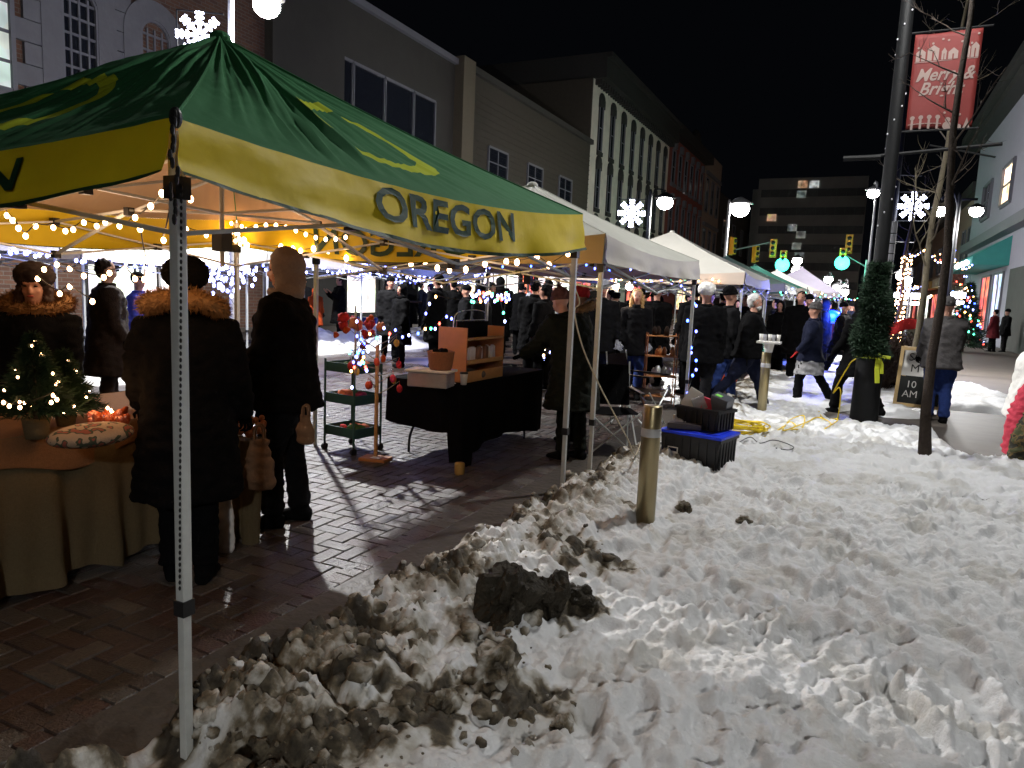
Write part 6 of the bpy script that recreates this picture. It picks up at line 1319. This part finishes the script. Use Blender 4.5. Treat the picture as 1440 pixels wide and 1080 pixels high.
# ------------------------------------------------------------------ totes
g = gnd(968, 662, .10); t = thing('storage_tote', 'black ribbed storage tote with blue lid standing on the snow by the bollard', 'storage tote', (g.x+.02, g.y+.28, .09), R(-12)); TW, TD, TH = .56, .42, .31
def tub(w_, d_, h_, open_=False):
    m = MB(); a = .93; vs = [(-w_/2*a,-d_/2*a,0),(w_/2*a,-d_/2*a,0),(w_/2*a,d_/2*a,0),(-w_/2*a,d_/2*a,0),(-w_/2,-d_/2,h_),(w_/2,-d_/2,h_),(w_/2,d_/2,h_),(-w_/2,d_/2,h_)]; fs = [(0,3,2,1),(0,1,5,4),(1,2,6,5),(2,3,7,6),(3,0,4,7)]
    if not open_: fs.append((4,5,6,7))
    else:
        o_ = 8; b = .9; vs += [(-w_/2*b,-d_/2*b,h_),(w_/2*b,-d_/2*b,h_),(w_/2*b,d_/2*b,h_),(-w_/2*b,d_/2*b,h_),(-w_/2*.85,-d_/2*.85,.02),(w_/2*.85,-d_/2*.85,.02),(w_/2*.85,d_/2*.85,.02),(-w_/2*.85,d_/2*.85,.02)]
        for i in range(4): j = (i+1)%4; fs += [(4+i,4+j,8+j,8+i),(8+i,8+j,12+j,12+i)]
        fs.append((12,13,14,15))
    m.add(vs, fs)
    for i in range(7): x_ = -w_/2*.85+i*w_*.85/6; m.box((x_,-d_/2*.975,h_*.5),(.018,.02,h_*.85)); 
    for i in range(6): y_ = -d_/2*.8+i*d_*.8/5; m.box((w_/2*.975,y_,h_*.5),(.02,.018,h_*.85)); m.box((-w_/2*.975,y_,h_*.5),(.02,.018,h_*.85))
    m.b2((-w_/2-.012,-d_/2-.012,h_-.03),(w_/2+.012,-d_/2+.003,h_-.004)); m.b2((w_/2-.003,-d_/2-.012,h_-.03),(w_/2+.012,d_/2+.012,h_-.004)); m.b2((-w_/2-.012,-d_/2,h_-.03),(-w_/2+.003,d_/2,h_-.004)); m.b2((-w_/2,d_/2-.003,h_-.03),(w_/2,d_/2+.012,h_-.004)); return m
tub(TW, TD, TH).build('tub', BLACKP, t); m = MB(); m.b2((-TW/2-.02,-TD/2-.02,TH),(TW/2+.02,TD/2+.02,TH+.025)); m.b2((-TW/2+.05,-TD/2+.05,TH+.025),(TW/2-.05,TD/2-.05,TH+.034)); m.build('lid', pm('royal_blue_plastic', (.015,.05,.75), .35, 0, .1, 10, .03), t, bevel=.008)
m = MB(); m.b2((-.20,-TD/2-.014,.08),(-.10,-TD/2-.010,.19)); m.build('sticker', PAPER, t); m = MB(); m.b2((-.19,-TD/2-.016,.15),(-.11,-TD/2-.0142,.18)); m.build('sticker_print', NAVY, t)
tl = t.location
t = thing('open_tote', 'open black tote stuffed with boxes and papers resting on the blue lid', 'storage tote', (tl.x+.02, tl.y+.10, tl.z+TH+.036), R(-22)); tub(.44,.30,.20,True).build('tub', BLACKP, t)
def item(name, label, cat, off, sz, mt, rot, grp='odds and ends in the open tote'):
    m = MB(); m.box((0,0,0), sz); o = m.build(name, mt, bevel=.004, loc=Vector(t.location)+Vector(off)); o.rotation_euler = rot; tag(o, label, cat, grp); return o
item('wire_card', 'white gridded card leaning up at the left of the open tote', 'card', (-.13,-.02,.26), (.13,.008,.20), PAPER, (.2,.5,.2)); o = item('plastic_box', 'clear grey plastic box tipped over the right rim of the open tote', 'box', (.14,-.01,.24), (.17,.13,.15), pm('smoky_plastic', (.10,.11,.13), .2, 0, .2, 9, .05, .6), (.2,.25,-.3)); m = MB(); m.box((-.03,-.02,.077),(.06,.04,.004)); m.build('green_tag', pm('lime_tag', (.25,.8,.1), .6), o)
item('pink_pouch', 'crimson pouch wedged in the middle of the open tote', 'pouch', (.02,-.03,.22), (.11,.05,.12), PINKC, (.1,.3,.3)); item('clear_sleeve', 'whitish clear sleeve left of the crimson pouch', 'sleeve', (-.05,-.06,.23), (.12,.03,.12), CLEAR, (.1,-.4,.2))
item('flat_case', 'flat dark case lying on the blue lid before the open tote', 'case', (-.14,-.20,.03), (.30,.10,.05), pm('dark_case', (.03,.022,.025), .35), (0,0,.15), None); item('paper_roll', 'crumpled white paper between the open tote and the gold bollard', 'paper', (-.22,-.05,.06), (.12,.12,.03), PAPER, (.2,.2,.3), None)
# ------------------------------------------------------------------ bollards
def bmat(name, c, r): 
    m = pm(name, c, r, .85, .3, 4, .05); N, L, b_ = nodes(m); no = [n for n in N if n.type == 'TEX_NOISE'][0]
    mp = N.new('ShaderNodeMapping'); tc = [n for n in N if n.type == 'TEX_COORD'][0]; mp.inputs['Scale'].default_value = (6,6,.5); L.new(tc.outputs['Object'], mp.inputs['Vector']); L.new(mp.outputs['Vector'], no.inputs['Vector']); return m
BOL = bmat('brushed_brass_steel', (.36,.30,.17), .36)
def bollard(label, px, py, ztop, r=.062):
    g = gnd(px, py, .15); t = thing('bollard', label, 'bollard', (g.x, g.y, 0), 0, 'metal bollards along the kerb'); m = MB(); m.lathe((0,0,0),[(r,0),(r,ztop-.006),(r*.95,ztop),(r*.2,ztop+.001)],32); m.build('post', BOL, t, smooth=True)
    m = MB(); m.lathe((0,0,ztop-.20),[(r+.0015,0),(r+.0025,.004),(r+.0025,.051),(r+.0015,.055)],32); m.build('reflective_band', pm('reflective_tape', (.52,.52,.52), .35, .1, .08, 20, .02), t, smooth=True); return t
bollard('brushed gold bollard with grey band standing in the foreground snow', 907, 733, .92)
bollard('second brushed bollard beside the legs of the white haired man', 1071, 578, .95)
for i, (px, py) in enumerate(((1173,498),(1187,482),(1192,474),(1195,468))): bollard(('bollard just below the blue beacon','small bollard second beyond the blue beacon','third tiny bollard beyond the blue beacon','farthest tiny bollard in the line beyond the blue beacon')[i], px, py, .95)
# white stack on the second bollard
g = gnd(1071, 578, .15); t = thing('cup_tray', 'white tray of cups balanced on top of the second bollard', 'tray', (g.x+.02, g.y, .953)); m = MB(); m.cyl((0,0,0),(0,0,.12),.05,.07); m.b2((-.15,-.12,.12),(.15,.12,.15)); m.build('tray', PAPER, t, bevel=.004)
for k in range(5): m = MB(); m.lathe((-.11+k*.055, .03*(-1)**k, .15),[(.02,0),(.026,.09),(.024,.09)],10); m.build('cup', [PAPER,CLEAR][k%2], t, smooth=True)
# ------------------------------------------------------------------ cables
def cable(label, pts, r, mt, name='cable'):
    p = tube_path(pts, 8); m = MB(); m.loft(p, [r]*len(p), None, 8); o = m.build(name, mt, smooth=True); tag(o, label, 'cable'); return o
g = gnd(1046, 606, .13); pts = []
for i in range(150): a = i*.42; rr = .15+.05*math.sin(i*.31)+.03*rng.random(); pts.append((g.x+rr*1.25*math.cos(a), g.y+rr*1.4*math.sin(a), SH(g.x,g.y)+.02+.0006*i+.012*math.sin(i*.9)))
cable('tangled coil of bright yellow extension cable on the snow', pts, .0085, YELLOW, 'yellow_cable')
path = [(1075,612),(1095,606),(1110,596),(1118,604),(1100,612),(1112,590),(1130,588),(1128,604),(1112,608),(1135,596),(1150,590),(1168,598),(1160,606),(1178,594),(1160,590),(1152,575),(1175,585)]
pts = []
for px, py in path: q = gnd(px, py, .13); pts.append((q.x, q.y, SH(q.x,q.y)+.015))
kw = Vector((PX,PY,0))+cdir*.2+side*.06
pts += [P(1182,560,9.6), P(1180,545,9.6), P(1150,555,9.6)*.0+P(1172,552,9.6), P(1190,520,9.4), P(1203,505,9.35), tuple(kw+Vector((0,0,.98)))]
cable('yellow cable looping over the snow up to the tape knot on the garlanded pole', pts, .008, YELLOW, 'yellow_cable')
pts = [P(1130,536,9.6), P(1160,523,9.5), P(1190,515,9.4), tuple(kw+Vector((0,0,.97)))]
pts = []
for px, py in ((1040,625),(1055,620),(1068,626),(1085,627),(1100,630),(1115,636),(1108,640),(1090,638)): q = gnd(px, py, .12); pts.append((q.x,q.y,SH(q.x,q.y)+.012))
cable('thin black cord lying on the snow right of the totes', pts, .005, BLACKP, 'black_wire')
pts = [P(801,372,5.15), P(806,398,5.2), P(815,425,5.25), P(808,440,5.25), P(820,490,5.3), P(842,540,5.4), P(868,590,5.5), P(884,620,5.6), P(893,640,5.7)]; q = gnd(900, 640, .15); pts.append((q.x, q.y, SH(q.x,q.y)+.02))
cable('cream extension cord hanging from the green tent corner down to the snow', pts, .0055, pm('cream_flex', (.55,.47,.33), .6), 'cream_cable')
# ------------------------------------------------------------------ sandwich board
g = gnd(1293, 580, .03); t = thing('sandwich_board', 'folding chalk board sign with pale wood frame beside the jeans wearing man', 'sign', (g.x, g.y, .03), R(-18))
for s in (1,-1):
    m = MB(); Mx = Matrix.Rotation(s*.16, 3, 'X'); o_ = Vector((0,-.22*s,0)); bw_, bh_ = .62, 1.02
    for a_, b_ in (((-bw_/2,0,0),(-bw_/2,0,bh_)),((bw_/2,0,0),(bw_/2,0,bh_)),((-bw_/2,0,.12),(bw_/2,0,.12)),((-bw_/2,0,bh_-.03),(bw_/2,0,bh_-.03))): m.bar(o_+Mx.inverted()@Vector(a_)*1, o_+Mx.inverted()@Vector(b_), .05, .03)
    fr = m.build('frame', pm('pale_pine', (.62,.44,.20), .6, 0, .2, 8, .1), t); m = MB(); f2 = lambda x, z, e=0: o_+Mx.inverted()@Vector((x, -.004*s-e*s, z))
    m.add([f2(-bw_/2+.02,.14), f2(bw_/2-.02,.14), f2(bw_/2-.02,.56), f2(-bw_/2+.02,.56)],[(0,1,2,3)]); m.build('chalk_panel', pm('chalk_black', (.02,.022,.02), .8), t); m = MB(); m.add([f2(-bw_/2+.02,.57), f2(bw_/2-.02,.57), f2(bw_/2-.02,.97), f2(-bw_/2+.02,.97)],[(0,1,2,3)]); m.build('white_panel', PAPER, t)
    if s == 1:
        text_obj('SO\nM', .17, lambda x, y: f2(x-.10, .77+y, .003), BLACKP, t); text_obj('10\nAM', .15, lambda x, y: f2(x-.12, .36+y, .003), PAPER, t)
# ------------------------------------------------------------------ shrubs with red bow
def shrub(label, x, y, h, r, mt, n=260, seed=1):
    t = thing('shrub', label, 'shrub', (x, y, 0)); m = MB(); rr = random.Random(seed)
    for i in range(n):
        a = rr.uniform(0,6.28); p = Vector((rr.gauss(0,.05), rr.gauss(0,.05), 0)); d = Vector((math.cos(a)*rr.uniform(.1,1)*r/h, math.sin(a)*rr.uniform(.1,1)*r/h, 1)).normalized(); pts = [p]
        for k in range(5): d = (d+Vector((rr.gauss(0,.16),rr.gauss(0,.16),rr.gauss(0,.1)))).normalized(); pts.append(pts[-1]+d*h*rr.uniform(.7,1.15)/5)
        m.loft(pts, [.007,.006,.005,.004,.003,.002], None, 4)
    m.build('twigs', mt, t)
    m = MB()
    for i in range(1400): a = rr.uniform(0,6.28); q = rr.random()**.6*r; z = h*rr.uniform(.25,1); p = Vector((q*math.cos(a), q*math.sin(a), z)); d = Vector((rr.gauss(0,1),rr.gauss(0,1),rr.gauss(0,1))).normalized(); s = d.orthogonal()*.012; m.add([p-s,p+s,p+d*.045],[(0,1,2)])
    m.build('dead_leaves', mt, t); return t
for i, (px, py, d) in enumerate(((1244,500,13.2),(1262,497,13.8),(1283,490,14.6))): q = P(px, py, d); shrub(('leftmost','middle','rightmost')[i]+' leafless brown shrub in the planting beyond the garlanded pole', q.x, q.y, 1.15, .5, pm('dead_brown', (.045,.03,.022), .9), seed=i+4)
q = P(1262, 450, 12.9); m = MB()
m.grid(lambda u, v: Vector((-.42+u*.84, .05*math.sin(u*9), -.14*math.sin(u*3.14)+.12-.22*v*(.6+.4*math.sin(u*3.14))+.04*math.sin(u*12))), 20, 6); o = m.build('red_swag', REDC, smooth=True, loc=q); sd = o.modifiers.new('thick','SOLIDIFY'); sd.thickness = .008; tag(o, 'red cloth swag hung over the brown shrubs', 'swag')
# red blanketed chair at right edge
g = gnd(1418, 655, .02); t = thing('draped_chair', 'chair draped with a red blanket and camouflage cloth at the right edge', 'chair', (g.x+.04, g.y+.0, .02), R(5))
m = MB(); m.b2((-.02,-.22,.42),(.32,.22,.46)); m.build('seat', BLACKP, t)
for a_ in ((.0,-.18),(.28,-.18),(.0,.18),(.28,.18)): m = MB(); m.cyl((a_[0],a_[1],0),(a_[0]*.9,a_[1]*.9,.45),.012); m.build('leg', BLACKP, t)
m = MB(); m.loft([(0,-.05,.12),(.02,-.03,.4),(.08,0,.62),(.12,.02,.86)],[(.13,.10),(.16,.13),(.17,.13),(.13,.07)],(1,0,0),16); link('blanket', remesh(m,.014,2,.018,9,3), PINKC, t)
m = MB(); m.loft([(.06,-.16,.03),(.08,-.16,.3),(.14,-.12,.56)],[(.17,.12),(.19,.14),(.15,.12)],(1,0,0),16); link('camouflage_cloth', remesh(m,.014,2,.015,9,5), camo('camo_print', (.02,.02,.012), (.12,.08,.025), (.05,.055,.02), 16), t)
m = MB(); m.loft(tube_path([(-.05,-.3,.03),(.1,-.36,.015),(.35,-.4,.05)]),[.012]*13,None,7); m.build('runner', BLACKP, t)
# bench-like posts across the street
t = thing('blue_crate', 'blue crate standing on the far pavement under the blue white lights', 'crate', (-13.0, 17.2, 0)); m = tub(.9,.6,.7); m.build('tub', pm('blue_crate_plastic', (.02,.05,.3), .5), t)
q = gnd(608, 520, 0); t = thing('cafe_table', 'tall white legged cafe table on the snow heap across the street', 'table', (-11.2, 17.6, .1)); m = MB(); m.cyl((0,0,0),(0,0,1.1),.05); m.build('leg', PAPER, t); m = MB(); m.box((0,0,1.12),(1.0,.8,.05)); m.build('tabletop', BROWNC, t)
